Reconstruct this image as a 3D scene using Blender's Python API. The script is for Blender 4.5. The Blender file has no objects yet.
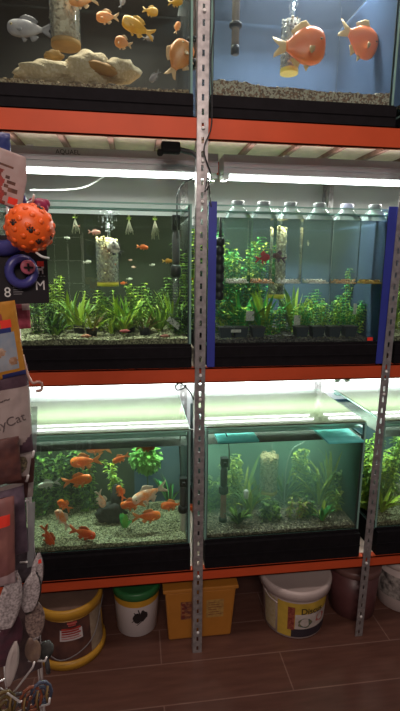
import bpy, bmesh, math, random
from mathutils import Vector, Matrix, noise
random.seed(7)
S = bpy.context.scene
COL = S.collection
PI = math.pi
# ------------------------------------------------------------------ camera
R3 = Matrix(((0.991, 0.016, -0.134), (-0.135, 0.192, -0.972), (0.010, 0.981, 0.193)))
ex = R3.col[0].normalized(); ez = R3.col[2].normalized(); ez = (ez - ex*ez.dot(ex)).normalized(); ey = ez.cross(ex)
R3 = Matrix((ex, ey, ez)).transposed()
CAM = Vector((0, -1.5, 1.449)); FPX = 463.0
cd = bpy.data.cameras.new('camera'); cam = bpy.data.objects.new('camera', cd); COL.objects.link(cam)
cd.sensor_fit = 'VERTICAL'; cd.sensor_height = 36; cd.lens = FPX/711*36; cd.clip_start = 0.02
cam.matrix_world = Matrix.Translation(CAM) @ R3.to_4x4()
S.camera = cam
# ------------------------------------------------------------------ world, light, exposure
W = bpy.data.worlds.new('world'); S.world = W; W.use_nodes = True
W.node_tree.nodes['Background'].inputs[0].default_value = (0.75, 0.68, 0.70, 1)
W.node_tree.nodes['Background'].inputs[1].default_value = 0.11
S.view_settings.view_transform = 'Standard'; S.view_settings.look = 'None'
S.view_settings.gamma = 1; S.view_settings.exposure = 0.0; S.view_settings.use_curve_mapping = False
S.cycles.transparent_max_bounces = 40; S.cycles.max_bounces = 8
S.cycles.caustics_reflective = False; S.cycles.caustics_refractive = False
S.cycles.sample_clamp_indirect = 4

def area(name, loc, sx, sy, power, col, rot=(0, 0, 0)):
    l = bpy.data.lights.new(name, 'AREA'); l.shape = 'RECTANGLE'; l.size = sx; l.size_y = sy; l.energy = power; l.color = col
    o = bpy.data.objects.new(name, l); COL.objects.link(o); o.location = loc; o.rotation_euler = rot
    return o
area('ceiling_light', (0.1, -0.52, 2.70), 1.6, 0.25, 13, (1.0, 0.80, 0.72), (math.radians(-8), 0, 0))
area('ceiling_light', (-0.15, -3.0, 2.62), 1.2, 0.25, 33, (1.0, 0.82, 0.74), (math.radians(48), 0, 0))
# lamps under the shelves, plus added fill strips for wall and boards
LAMP_Y, LAMP_Z, LOW_Y = 0.18, (1.752, 1.008), 0.235
area('shelf_or_fill_light', (0.45, LAMP_Y, LAMP_Z[0]-0.012), 1.9, 0.03, 22, (0.97, 1.0, 0.88))
area('shelf_or_fill_light', (0.45, LOW_Y, LAMP_Z[1]-0.012), 1.9, 0.03, 31, (0.94, 1.0, 0.92))  # light of the added front lamp, brightens the lower tanks
area('shelf_or_fill_light', (0.45, .50, .985), 1.9, 0.02, 3.2, (0.86, 0.92, 1.0), (math.radians(48), 0, 0))  # added fill, tilted back to brighten the wall above the lower tanks
area('shelf_or_fill_light', (0.45, LAMP_Y, LAMP_Z[0]+0.066), 1.9, 0.03, 1.1, (1.0, 0.90, 0.82), (PI, 0, 0))  # added upward fill on the housing, brightens the shelf underside
area('shelf_or_fill_light', (-0.1, 0.22, 2.52), 0.5, 0.06, 8, (1.0, 0.90, 0.75))
area('shelf_or_fill_light', (0.6, 0.22, 2.52), 0.5, 0.06, 11, (0.95, 0.95, 1.0))

# ------------------------------------------------------------------ pixel -> point on a plane of known depth
def ray(px, py): return R3 @ Vector((px-200, -(py-355.5), -FPX))
def P(px, py, y):
    d = ray(px, py); return CAM + d*((y-CAM.y)/d.y)

# ------------------------------------------------------------------ materials
MATS = {}
def mat(name, col, rough=.5, metal=0., var=0., scale=20., col2=None, emit=None, es=0., bump=0., spec=.5, alpha=1., coords='Object', trans=0.):
    if name in MATS: return MATS[name]
    m = bpy.data.materials.new(name); m.use_nodes = True; nt = m.node_tree; b = nt.nodes['Principled BSDF']
    b.inputs['Roughness'].default_value = rough; b.inputs['Metallic'].default_value = metal
    b.inputs['Specular IOR Level'].default_value = spec
    b.inputs['Alpha'].default_value = alpha
    tc = nt.nodes.new('ShaderNodeTexCoord'); nz = nt.nodes.new('ShaderNodeTexNoise')
    nz.inputs['Scale'].default_value = scale; nz.inputs['Detail'].default_value = 4
    nt.links.new(tc.outputs[coords], nz.inputs['Vector'])
    if var > 0 or col2:
        r = nt.nodes.new('ShaderNodeValToRGB'); e = r.color_ramp.elements
        c2 = col2 or tuple(c*(1-var) for c in col)
        e[0].position = .35; e[1].position = .65
        e[0].color = (*c2, 1); e[1].color = (*col, 1)
        nt.links.new(nz.outputs['Fac'], r.inputs['Fac']); nt.links.new(r.outputs['Color'], b.inputs['Base Color'])
    else: b.inputs['Base Color'].default_value = (*col, 1)
    if emit: b.inputs['Emission Color'].default_value = (*emit, 1); b.inputs['Emission Strength'].default_value = es
    if bump:
        bp = nt.nodes.new('ShaderNodeBump'); bp.inputs['Strength'].default_value = bump; bp.inputs['Distance'].default_value = .01
        nt.links.new(nz.outputs['Fac'], bp.inputs['Height']); nt.links.new(bp.outputs['Normal'], b.inputs['Normal'])
    MATS[name] = m; return m

def glass(name, tint, ior=1.45, rough=.0, ripple=0., haze=None, hz=0.):
    if name in MATS: return MATS[name]
    m = bpy.data.materials.new(name); m.use_nodes = True; nt = m.node_tree; nt.nodes.clear()
    out = nt.nodes.new('ShaderNodeOutputMaterial'); mx = nt.nodes.new('ShaderNodeMixShader'); fr = nt.nodes.new('ShaderNodeFresnel')
    t = nt.nodes.new('ShaderNodeBsdfTransparent'); g = nt.nodes.new('ShaderNodeBsdfGlossy')
    fr.inputs['IOR'].default_value = ior; t.inputs[0].default_value = (*tint, 1); g.inputs['Roughness'].default_value = rough
    if ripple:
        tc = nt.nodes.new('ShaderNodeTexCoord'); nz = nt.nodes.new('ShaderNodeTexNoise'); nz.inputs['Scale'].default_value = 14
        nz.inputs['Detail'].default_value = 3
        mp = nt.nodes.new('ShaderNodeMapping'); mp.inputs['Scale'].default_value = (.6, 1.8, 1)
        bp = nt.nodes.new('ShaderNodeBump'); bp.inputs['Strength'].default_value = ripple; bp.inputs['Distance'].default_value = .01
        nt.links.new(tc.outputs['Object'], mp.inputs[0]); nt.links.new(mp.outputs[0], nz.inputs['Vector'])
        nt.links.new(nz.outputs['Fac'], bp.inputs['Height'])
        nt.links.new(bp.outputs['Normal'], fr.inputs['Normal']); nt.links.new(bp.outputs['Normal'], g.inputs['Normal'])
    nt.links.new(fr.outputs[0], mx.inputs[0]); nt.links.new(g.outputs[0], mx.inputs[2])
    if haze:
        d = nt.nodes.new('ShaderNodeBsdfDiffuse'); d.inputs[0].default_value = (*haze, 1)
        m2 = nt.nodes.new('ShaderNodeMixShader'); m2.inputs[0].default_value = hz
        nt.links.new(t.outputs[0], m2.inputs[1]); nt.links.new(d.outputs[0], m2.inputs[2]); nt.links.new(m2.outputs[0], mx.inputs[1])
    else: nt.links.new(t.outputs[0], mx.inputs[1])
    nt.links.new(mx.outputs[0], out.inputs[0])
    MATS[name] = m; return m

def water_mat(name, scol, sdens, acol, adens, ripple=.25):
    m = glass(name, (1, 1, 1), 1.33, 0.02, ripple)
    nt = m.node_tree; mixn = [n for n in nt.nodes if n.type == 'MIX_SHADER'][0]; frn = [n for n in nt.nodes if n.type == 'FRESNEL'][0]
    ge = nt.nodes.new('ShaderNodeNewGeometry'); sx = nt.nodes.new('ShaderNodeSeparateXYZ'); ab = nt.nodes.new('ShaderNodeMath'); ab.operation = 'ABSOLUTE'
    mu = nt.nodes.new('ShaderNodeMath'); mu.operation = 'MULTIPLY'
    nt.links.new(ge.outputs['True Normal'], sx.inputs[0]); nt.links.new(sx.outputs[2], ab.inputs[0]); nt.links.new(ab.outputs[0], mu.inputs[0])
    nt.links.new(frn.outputs[0], mu.inputs[1]); nt.links.new(mu.outputs[0], mixn.inputs[0])
    out = [n for n in nt.nodes if n.type == 'OUTPUT_MATERIAL'][0]
    a = nt.nodes.new('ShaderNodeVolumeAbsorption'); s = nt.nodes.new('ShaderNodeVolumeScatter'); ad = nt.nodes.new('ShaderNodeAddShader')
    a.inputs[0].default_value = (*acol, 1); a.inputs[1].default_value = adens
    s.inputs[0].default_value = (*scol, 1); s.inputs[1].default_value = sdens
    nt.links.new(a.outputs[0], ad.inputs[0]); nt.links.new(s.outputs[0], ad.inputs[1]); nt.links.new(ad.outputs[0], out.inputs[1])
    m.cycles.homogeneous_volume = True if hasattr(m, 'cycles') and hasattr(m.cycles, 'homogeneous_volume') else None
    return m

def voro(name, cols, scale, rough=.8, bump=.6):
    if name in MATS: return MATS[name]
    m = bpy.data.materials.new(name); m.use_nodes = True; nt = m.node_tree; b = nt.nodes['Principled BSDF']
    b.inputs['Roughness'].default_value = rough
    tc = nt.nodes.new('ShaderNodeTexCoord'); v = nt.nodes.new('ShaderNodeTexVoronoi'); v.inputs['Scale'].default_value = scale
    nt.links.new(tc.outputs['Object'], v.inputs['Vector'])
    sep = nt.nodes.new('ShaderNodeSeparateColor'); nt.links.new(v.outputs['Color'], sep.inputs[0])
    r = nt.nodes.new('ShaderNodeValToRGB'); r.color_ramp.interpolation = 'CONSTANT'
    e = r.color_ramp.elements
    while len(e) < len(cols): e.new(.5)
    for i, c in enumerate(cols): e[i].position = i/len(cols)
    for i, c in enumerate(cols): e[i].color = (*c, 1)
    nt.links.new(sep.outputs[0], r.inputs[0]); nt.links.new(r.outputs[0], b.inputs['Base Color'])
    bp = nt.nodes.new('ShaderNodeBump'); bp.inputs['Strength'].default_value = bump; bp.inputs['Distance'].default_value = .003; bp.invert = True
    nt.links.new(v.outputs['Distance'], bp.inputs['Height']); nt.links.new(bp.outputs['Normal'], b.inputs['Normal'])
    MATS[name] = m; return m

# ------------------------------------------------------------------ mesh builder
class MB:
    def __init__(s): s.v = []; s.f = []; s.m = []; s.sm = []
    def add(s, vs, fs, mi=0, smooth=False):
        o = len(s.v); s.v += [tuple(v) for v in vs]
        for f in fs: s.f.append(tuple(i+o for i in f)); s.m.append(mi); s.sm.append(smooth)
        return s
    def box(s, a, b, mi=0, M=None):
        vs = [Vector((x, y, z)) for z in (a[2], b[2]) for y in (a[1], b[1]) for x in (a[0], b[0])]
        if M: vs = [M @ v for v in vs]
        return s.add(vs, [(0, 2, 3, 1), (4, 5, 7, 6), (0, 1, 5, 4), (2, 6, 7, 3), (0, 4, 6, 2), (1, 3, 7, 5)], mi)
    def lathe(s, prof, n=20, mi=0, M=None, smooth=True, cap=True):
        vs = []
        for r, z in prof:
            for k in range(n): vs.append(Vector((r*math.cos(2*PI*k/n), r*math.sin(2*PI*k/n), z)))
        if M: vs = [M @ v for v in vs]
        fs = [(i*n+k, i*n+(k+1) % n, (i+1)*n+(k+1) % n, (i+1)*n+k) for i in range(len(prof)-1) for k in range(n)]
        s.add(vs, fs, mi, smooth)
        if cap:
            o = len(s.v)-len(vs)
            for rr, rev in ((0, True), (len(prof)-1, False)):
                if prof[rr][0] > 1e-5:
                    idx = [o+rr*n+k for k in range(n)]
                    s.f.append(tuple(reversed(idx)) if rev else tuple(idx)); s.m.append(mi); s.sm.append(False)
        return s
    def tube(s, pts, r, n=7, mi=0, closed=False):
        pts = [Vector(p) for p in pts]; L = len(pts); vs = []
        rr = r if isinstance(r, (list, tuple)) else [r]*L
        up = Vector((0.13, 0.21, 0.97))
        for i, p in enumerate(pts):
            a = pts[(i-1) % L] if (closed or i) else p; b = pts[(i+1) % L] if (closed or i < L-1) else p
            t = (b-a).normalized(); x = t.cross(up)
            if x.length < .1: x = t.cross(Vector((1, 0, 0)))
            x.normalize(); y = t.cross(x)
            for k in range(n): vs.append(p + (x*math.cos(2*PI*k/n)+y*math.sin(2*PI*k/n))*rr[i])
        rng = L if closed else L-1
        fs = [(i*n+k, ((i+1) % L)*n+k, ((i+1) % L)*n+(k+1) % n, i*n+(k+1) % n) for i in range(rng) for k in range(n)]
        if not closed: fs += [tuple(range(n)), tuple(reversed([(L-1)*n+k for k in range(n)]))]
        return s.add(vs, fs, mi, True)
    def ball(s, c, r, n=8, mi=0, sc=(1, 1, 1), nz=0., M=None):
        vs = []; c = Vector(c)
        for i in range(n+1):
            th = PI*i/n
            for k in range(n*2):
                ph = PI*k/n
                d = Vector((math.sin(th)*math.cos(ph), math.sin(th)*math.sin(ph), math.cos(th)))
                q = 1 + (nz*noise.noise(d*2.2+c*31) if nz else 0)
                p = Vector((d.x*sc[0], d.y*sc[1], d.z*sc[2]))*r*q
                if M: p = M @ p
                vs.append(c+p)
        m = n*2
        fs = [(i*m+k, (i+1)*m+k, (i+1)*m+(k+1) % m, i*m+(k+1) % m) for i in range(n) for k in range(m)]
        return s.add(vs, fs, mi, True)
    def build(s, name, mats, parent=None, loc=None, bevel=0., solid=0., weld=False):
        me = bpy.data.meshes.new(name)
        L = Vector(loc) if loc is not None else Vector((0, 0, 0))
        if not isinstance(mats, (list, tuple)): mats = [mats]
        me.from_pydata([(v[0]-L.x, v[1]-L.y, v[2]-L.z) for v in s.v], [], s.f)
        for m in mats: me.materials.append(m)
        me.polygons.foreach_set('material_index', s.m); me.polygons.foreach_set('use_smooth', s.sm)
        me.validate(); me.update()
        bm = bmesh.new(); bm.from_mesh(me)
        if weld: bmesh.ops.remove_doubles(bm, verts=bm.verts, dist=1e-5)
        else: bmesh.ops.dissolve_degenerate(bm, edges=bm.edges, dist=1e-6)
        bm.to_mesh(me); bm.free()
        o = bpy.data.objects.new(name, me); COL.objects.link(o); o.location = L
        if parent: o.parent = parent
        if bevel:
            b = o.modifiers.new('bevel', 'BEVEL'); b.width = bevel; b.segments = 2; b.limit_method = 'ANGLE'
        if solid:
            b = o.modifiers.new('solid', 'SOLIDIFY'); b.thickness = solid; b.offset = 0
        return o
def tag(o, label=None, cat=None, group=None, kind=None):
    if label: o['label'] = label
    if cat: o['category'] = cat
    if group: o['group'] = group
    if kind: o['kind'] = kind
    return o
def empty(name, loc=(0, 0, 0), rot=(0, 0, 0), label=None, cat=None, group=None):
    o = bpy.data.objects.new(name, None); o.empty_display_size = .03; COL.objects.link(o); o.location = loc; o.rotation_euler = rot
    return tag(o, label, cat, group)
def text(s, size, m, parent, loc, rot=(PI/2, 0, 0), name='lettering', ext=.0004, align='CENTER', shear=0., bold=0.):
    c = bpy.data.curves.new('t', 'FONT'); c.body = s; c.size = size; c.extrude = ext; c.align_x = align; c.shear = shear; c.offset = bold
    t = bpy.data.objects.new('t', c); COL.objects.link(t); bpy.context.view_layer.update()
    me = bpy.data.meshes.new_from_object(t.evaluated_get(bpy.context.evaluated_depsgraph_get()))
    bpy.data.objects.remove(t); bpy.data.curves.remove(c)
    me.materials.clear(); me.materials.append(m)
    o = bpy.data.objects.new(name, me); COL.objects.link(o); o.location = loc; o.rotation_euler = rot; o.parent = parent
    return o
def merge_text(strs, m, parent, name='lettering'):
    """several words as one lettering mesh; strs = (text, size, loc, rot)"""
    mb = MB()
    for s_, size, M in strs:
        c = bpy.data.curves.new('t', 'FONT'); c.body = s_; c.size = size; c.extrude = .0003; c.align_x = 'CENTER'
        t = bpy.data.objects.new('t', c); COL.objects.link(t); bpy.context.view_layer.update()
        me = bpy.data.meshes.new_from_object(t.evaluated_get(bpy.context.evaluated_depsgraph_get()))
        mb.add([M @ v.co for v in me.vertices], [tuple(p.vertices) for p in me.polygons])
        bpy.data.objects.remove(t); bpy.data.curves.remove(c); bpy.data.meshes.remove(me)
    return mb.build(name, m, parent)
def spline(pts, n=8):
    pts = [Vector(p) for p in pts]; out = []
    q = [pts[0]*2-pts[1]] + pts + [pts[-1]*2-pts[-2]]
    for i in range(1, len(q)-2):
        for k in range(n):
            t = k/n; a, b, c, d = q[i-1], q[i], q[i+1], q[i+2]
            out.append(.5*((2*b)+(c-a)*t+(2*a-5*b+4*c-d)*t*t+(3*b-a-3*c+d)*t**3))
    out.append(pts[-1]); return out

# materials
ORANGE = mat('orange_paint', (.58, .080, .025), .5, var=.12, scale=6, spec=.3)
STEEL = mat('galvanised_steel', (.42, .40, .40), .38, .55, var=.35, scale=60)
BOARD = mat('chipboard', (.74, .62, .52), .7, var=.15, scale=30)
BROWN = mat('brown_batten', (.24, .14, .11), .7, var=.3, scale=30)
BLACKF = mat('black_foam', (.008, .007, .009), .8, var=.3, scale=40, spec=.15)
BLACK = mat('black_plastic', (.012, .012, .014), .4)
DGREY = mat('dark_grey_plastic', (.06, .06, .065), .45)
LAMPH = mat('lamp_housing', (.42, .40, .42), .45, var=.1, scale=10)
WALLM = mat('wall_paint', (.62, .62, .62), .8, var=.06, scale=3)
WHITE = mat('white_plastic', (.72, .72, .70), .4)
CREAM = mat('cream_plastic', (.62, .55, .50), .45, var=.06)
TUBEM = mat('tube_glow', (1, 1, 1), .3, emit=(.90, 1.0, .95), es=9)
BLUE = mat('blue_film', (.030, .045, .33), .45, var=.15, scale=8)
GL = glass('tank_glass', (.93, .98, .96))
GLB = glass('rear_glass', (.95, .98, .97), 1.03, .2)
GLE = glass('tank_glass_edge', (.55, .80, .74), haze=(.40, .66, .58), hz=.5)
SIL = mat('silicone', (.05, .07, .07), .4)
COVER = glass('cover_glass', (.92, .97, .95), 1.6, .03, haze=(.52, .68, .40), hz=.09)
SHEEN = glass('surface_sheen', (.95, .98, .96), 1.33, .05, .2, haze=(.60, .70, .60), hz=.16)  # pale haze standing in for light reflected off the water top
BOARDIN = None
RUST = mat('dull_red', (.32, .03, .025), .6)
# ------------------------------------------------------------------ room
fm = bpy.data.materials.new('floor_wood_tile'); fm.use_nodes = True; nt = fm.node_tree; b = nt.nodes['Principled BSDF']
tc = nt.nodes.new('ShaderNodeTexCoord'); br = nt.nodes.new('ShaderNodeTexBrick'); mp = nt.nodes.new('ShaderNodeMapping')
mp.inputs['Location'].default_value = (.38, .04, 0)
br.inputs['Scale'].default_value = 1; br.inputs['Brick Width'].default_value = .9; br.inputs['Row Height'].default_value = .165; br.inputs['Mortar Size'].default_value = .0022
br.inputs['Color1'].default_value = (.145, .066, .047, 1); br.inputs['Color2'].default_value = (.110, .048, .036, 1); br.inputs['Mortar'].default_value = (.25, .15, .12, 1)
nz = nt.nodes.new('ShaderNodeTexNoise'); nz.inputs['Scale'].default_value = 7; nz.inputs['Detail'].default_value = 6
m2 = nt.nodes.new('ShaderNodeMapping'); m2.inputs['Scale'].default_value = (1, 7, 1)
mx = nt.nodes.new('ShaderNodeMix'); mx.data_type = 'RGBA'; mx.blend_type = 'MULTIPLY'; mx.inputs[0].default_value = .65
rp = nt.nodes.new('ShaderNodeValToRGB'); rp.color_ramp.elements[0].position = .3; rp.color_ramp.elements[1].position = .7
rp.color_ramp.elements[0].color = (.55, .5, .5, 1)
nt.links.new(tc.outputs['Object'], mp.inputs[0]); nt.links.new(mp.outputs[0], br.inputs['Vector'])
nt.links.new(tc.outputs['Object'], m2.inputs[0]); nt.links.new(m2.outputs[0], nz.inputs['Vector']); nt.links.new(nz.outputs['Fac'], rp.inputs[0])
nt.links.new(br.outputs['Color'], mx.inputs[6]); nt.links.new(rp.outputs[0], mx.inputs[7]); nt.links.new(mx.outputs[2], b.inputs['Base Color'])
b.inputs['Roughness'].default_value = .45
tag(MB().box((-2.2, -3.6, -.06), (2.6, .66, 0)).build('floor', fm), kind='structure')
tag(MB().box((-2.2, .60, 0), (2.6, .66, 2.75)).build('wall_back', WALLM), kind='structure')
tag(MB().box((-2.2, -3.6, 2.75), (2.6, .66, 2.80)).build('ceiling', mat('ceiling_paint', (.5, .48, .47), .9, var=.04)), kind='structure')
tag(MB().box((-2.2, .585, 0), (2.6, .60, .07)).build('baseboard_back', mat('dark_baseboard', (.06, .035, .03), .5, var=.2)), kind='structure')
# ------------------------------------------------------------------ shelving rack
rack = empty('shelving_rack', (0.2, 0, 0), label='metal shelving rack with orange beams and slotted grey uprights', cat='shelving')
rack.location = (0, 0, 0)
PX = [-.53, .208, .857, 1.506]
def post(x, y, sgn, w=.034, lean=0., side=-1):
    mb = MB(); cols = [0, w*.39, w*.61, w]; pitch = .04
    n = int(2.68/pitch)
    for axis in (0, 1):
        for i in range(n):
            zs = [i*pitch, i*pitch+.011, i*pitch+.029, (i+1)*pitch]
            for r in range(3):
                for c in range(3):
                    if r == 1 and c == 1: continue
                    q = [(cols[c], zs[r]), (cols[c+1], zs[r]), (cols[c+1], zs[r+1]), (cols[c], zs[r+1])]
                    if axis == 0: vs = [(x-w/2+a+lean*b_, y, b_) for a, b_ in q]
                    else: vs = [(x+side*w/2+lean*b_, y+sgn*a, b_) for a, b_ in q]
                    mb.add(vs, [(0, 1, 2, 3)])
    return mb.build('upright', STEEL, rack, solid=.0022, weld=True)
for x in PX:
    post(x, -.004, 1, *((.030, .014, 1) if x == PX[2] else (.034, 0, -1))); post(x, .552, -1)
for x in PX[1:3]:
    for z in (2.45, 2.17, 1.854, 1.76, 1.64, 1.083, 1.0, .326, .09):
        mb = MB(); mb.lathe([(.0055, 0), (.0055, .004), (.003, .006)], 8, 0, Matrix.Translation((x+.001+(.014*z if x == PX[2] else 0), -.005, z)) @ Matrix.Rotation(PI/2, 4, 'X'))
        mb.build('bolt', WHITE, rack)
BZ = [(.305, .347), (1.057, 1.108), (1.822, 1.888)]
for i, (z0, z1) in enumerate(BZ):
    for k in range(3):
        a, b_ = PX[k]+.0, PX[k+1]
        mb = MB(); mb.box((a+.001, .0, z0), (b_-.001, .004, z1)); mb.box((a+.001, .0, z1-.004), (b_-.001, .03, z1)); mb.box((a+.001, .0, z0), (b_-.001, .014, z0+.004))
        mb.build('beam', ORANGE, rack)
    MB().box((PX[0], .535, z0), (PX[-1], .55, z1)).build('rear_beam', ORANGE, rack)
    MB().box((PX[0], .032, z1-.016), (PX[-1], .534, z1-.001)).build('shelf_board', BOARD, rack)
    mb = MB()
    for x in [PX[0]+.12+.162*j for j in range(12)]:
        mb.box((x, .035, z1-.032), (x+.018, .53, z1-.0165))
    mb.build('crossbar', BROWN, rack)
# ------------------------------------------------------------------ shelf lamps
TUBER = mat('tube_glow_dim', (1, 1, 1), .3, emit=(.94, 1.0, .95), es=8)
def lamp(x0, x1, y, z, label, tm=None):
    t = empty('strip_light', ((x0+x1)/2, y, z), label=label, cat='strip light')
    L = (x1-x0)/2
    mb = MB()
    prof = [(-.052, .0), (-.052, .012), (-.046, .062), (.046, .062), (.052, .012), (.052, 0), (.04, .004), (0, .010), (-.04, .004)]
    vs = [(s*L, a, b_) for s in (-1, 1) for a, b_ in prof]; n = len(prof)
    mb.add(vs, [(k, (k+1) % n, n+(k+1) % n, n+k) for k in range(n)] + [tuple(range(n)), tuple(reversed(range(n, 2*n)))])
    mb.box((-L, -.0555, .020), (L, -.045, .0235)); mb.box((-L, -.0525, .034), (L, -.043, .037))
    mb.build('housing', LAMPH, t)
    for s in (-1, 1):
        mb = MB(); yy = s*.026
        mb.tube([(-L+.02, yy, -.004), (L-.02, yy, -.004)], .0055, 8)
        tb = mb.build('tube', tm or TUBEM, t)
        for e in (-1, 1): MB().box((e*(L-.012)-.01, yy-.010, -.014), (e*(L-.012)+.01, yy+.010, .004)).build('end_cap', WHITE, tb)
    for e in (-.6, .6): MB().box((e*L-.01, -.01, .062), (e*L+.01, .01, .074)).build('hanger', STEEL, t)
    return t
l1 = lamp(-.49, .28, LAMP_Y, LAMP_Z[0], 'long grey strip light with printed housing above the planted tank left of the centre upright')
lamp(.30, 1.45, LAMP_Y, LAMP_Z[0], 'long grey strip light with bright tubes above the blue-edged tank with bottles')
lamp(-.49, .80, LOW_Y, LAMP_Z[1], 'added front strip light over the goldfish tank and the murky green tank')  # second fixture, added unseen to light the tanks from the front
lamp(-.49, .80, .42, LAMP_Z[1]-.006, 'rear strip light mirrored in the cover glass of the goldfish tank', tm=TUBER)
lamp(.82, 1.45, .42, LAMP_Z[1]-.006, 'rear strip light mirrored in the cover glass of the right edge tank', tm=TUBER)
lamp(.82, 1.45, LOW_Y, LAMP_Z[1], 'added front strip light over the lower tank right of the right upright')  # also an added, unseen front fixture
text('AQUAEL', .020, BLACK, l1, (-.105, -.0535, .040), (PI/2, 0, 0))
# ------------------------------------------------------------------ tanks
def gravel_mesh(x0, x1, y0, y1, zb, zf, hb, amp, mats, name, label, npeb=500, r=.004, back=0.0, seed=0):
    mb = MB(); nx, ny = 70, 26
    def H(x, y): return zf + hb*((y-y0)/(y1-y0)) + amp*noise.noise(Vector((x*7+seed, y*7, 0))) + .0022*noise.noise(Vector((x*130, y*130, seed)))
    vs = [(x0+(x1-x0)*i/nx, y0+(y1-y0)*j/ny, H(x0+(x1-x0)*i/nx, y0+(y1-y0)*j/ny)) for j in range(ny+1) for i in range(nx+1)]
    fs = [(j*(nx+1)+i, j*(nx+1)+i+1, (j+1)*(nx+1)+i+1, (j+1)*(nx+1)+i) for j in range(ny) for i in range(nx)]
    mb.add(vs, fs, 0, False)
    o = len(mb.v)
    for i in range(nx+1): mb.v.append((vs[i][0], y0, zb))
    for i in range(nx): mb.f.append((o+i, o+i+1, i+1, i)); mb.m.append(0); mb.sm.append(False)
    rnd = random.Random(seed+3)
    for _ in range(npeb):
        x = rnd.uniform(x0+.01, x1-.01); y = y0+.004+(y1-y0-.01)*rnd.random()**1.8
        mb.ball((x, y, H(x, y)+r*.2), r*rnd.uniform(.6, 1.3), 3, rnd.randrange(len(mats)), (1, 1, .7))
    g = mb.build(name, mats)
    return tag(g, label, 'gravel', kind='stuff'), H
def tank(x0, x1, y0, y1, z0, z1, wl, trim, label, wmat, wlabel, back, cover=False, strips=False, backx=None):
    t = empty('aquarium', ((x0+x1)/2, (y0+y1)/2, z0-trim), label=label, cat='aquarium')
    L = t.location
    def bx(n, a, b_, m, bev=0):
        return MB().box(a, b_).build(n, m, t, None) if 0 else _b(n, a, b_, m, bev)
    def _b(n, a, b_, m, bev):
        a = Vector(a)-L; b2 = Vector(b_)-L
        return MB().box(a, b2).build(n, m, t, bevel=bev)
    g = .006
    bx('front_glass', (x0+g, y0, z0), (x1-g, y0+g, z1), GL)
    bx('side_glass', (x0, y0, z0), (x0+g, y1, z1), GLB); bx('side_glass', (x1-g, y0, z0), (x1, y1, z1), GLB)
    bx('back_glass', (x0+g, y1-g, z0), (x1-g, y1, z1), GLB)
    bx('bottom_glass', (x0, y0, z0-.006), (x1, y1, z0), GLE)
    # polished top edges and inner brace bars
    mb = MB()
    mb.box(Vector((x0+g, y0-.0004, z1-.004))-L, Vector((x1-g, y0+g+.0004, z1+.0004))-L)
    for xx in (x0, x1-g): mb.box(Vector((xx-.0004, y0, z1-.003))-L, Vector((xx+g+.0004, y1, z1+.0004))-L); mb.box(Vector((xx-.0004, y0-.0006, z0))-L, Vector((xx+g+.0004, y0+.002, z1))-L)
    mb.build('rim', GLE, t)
    zb = z1-.022
    MB().box(Vector((x0+g, y0+g, zb))-L, Vector((x1-g, y0+g+.035, zb+.005))-L).build('brace', GLE, t)
    mb = MB(); mb.box(Vector((x0+g, y1-g-.035, zb))-L, Vector((x1-g, y1-g, zb+.005))-L)
    mb.build('brace', GLE, t)
    mb = MB()
    for xx in (x0+g, x1-g-.004): mb.box(Vector((xx, y0+g, z0))-L, Vector((xx+.004, y0+g+.004, z1))-L)
    mb.build('silicone_seam', SIL, t)
    mb = MB(); mb.box(Vector((x0, y0-.024, z0-trim))-L, Vector((x1, y1, z0-.006))-L)
    mb.box(Vector((x0, y0-.0265, z0-trim*.55))-L, Vector((x1, y0-.024, z0-trim*.5))-L)
    mb.box(Vector((x0, y0-.008, z0-.012))-L, Vector((x1, y0-.0005, z0+.002))-L)
    mb.build('base_mat', BLACKF, t)['label'] = 'black foam base'
    for k, (xa, xb, m) in enumerate(back):
        bx('background_film', (xa, y1+.001, z0), (xb, y1+.004, wl+.01), m)
    if x0 > .2: bx('side_film', (x1+.0006, y0+.01, z0), (x1+.0026, y1, wl+.004), back[-1][2])
    if strips:
        bx('corner_strip', (x0-.004, y0-.0285, z0-trim+.002), (x0+.022, y0-.027, z1+.006), BLUE)
        bx('corner_strip', (x1-.027, y0-.0285, z0-trim+.002), (x1+.006, y0-.027, z1+.006), BLUE)
    if cover:
        bx('surface_sheen', (x0+.007, y0+.007, wl+.0004), (x1-.007, y1-.007, wl+.0010), SHEEN)  # added pale sheet, imitates the bright reflection on the water
        for k, (xa, xb, m) in enumerate(back): bx('inner_backdrop', (max(xa, x0+.008), .315, z0+.001), (min(xb, x1-.008), .320, wl-.006), m)
        bx('cover_glass', (x0+.002, y0+.002, z1+.0008), (x1-.002, y1-.012, z1+.0048), COVER)
    e = .0006
    mb = MB().box((x0+g+e, y0+g+e, z0+e), (x1-g-e, y1-g-e, wl))
    w = mb.build('water', wmat, None)
    tag(w, wlabel, 'water', kind='stuff')
    return t
W1 = water_mat('water_amber', (.9, .75, .7), .035, (.8, .7, .55), .4)
W1b = water_mat('water_bluish', (.6, .7, .9), .35, (.7, .8, .9), .4)
W2 = water_mat('water_green', (.80, .9, .55), .07, (.75, .84, .50), .7)
W2b = water_mat('water_teal', (.65, .9, .75), .25, (.65, .88, .78), .6)
W3 = water_mat('water_goldfish', (.75, .95, .65), .35, (.75, .88, .60), .8, .35)
W3b = water_mat('water_murky', (.48, .95, .64), 2.2, (.50, .86, .60), 1.5, .35)
BD = mat('dark_background', (.012, .009, .011), .8, var=.2, scale=5)
BDG = mat('dark_green_background', (.014, .018, .011), .8, var=.3, scale=5)
BB = mat('blue_background', (.065, .10, .20), .8, var=.12, scale=4)
BBD = mat('deep_blue_background', (.035, .085, .15), .8, var=.2, scale=6)
BT = mat('teal_background', (.05, .14, .13), .8, var=.2, scale=5)
YF = .03
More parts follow.
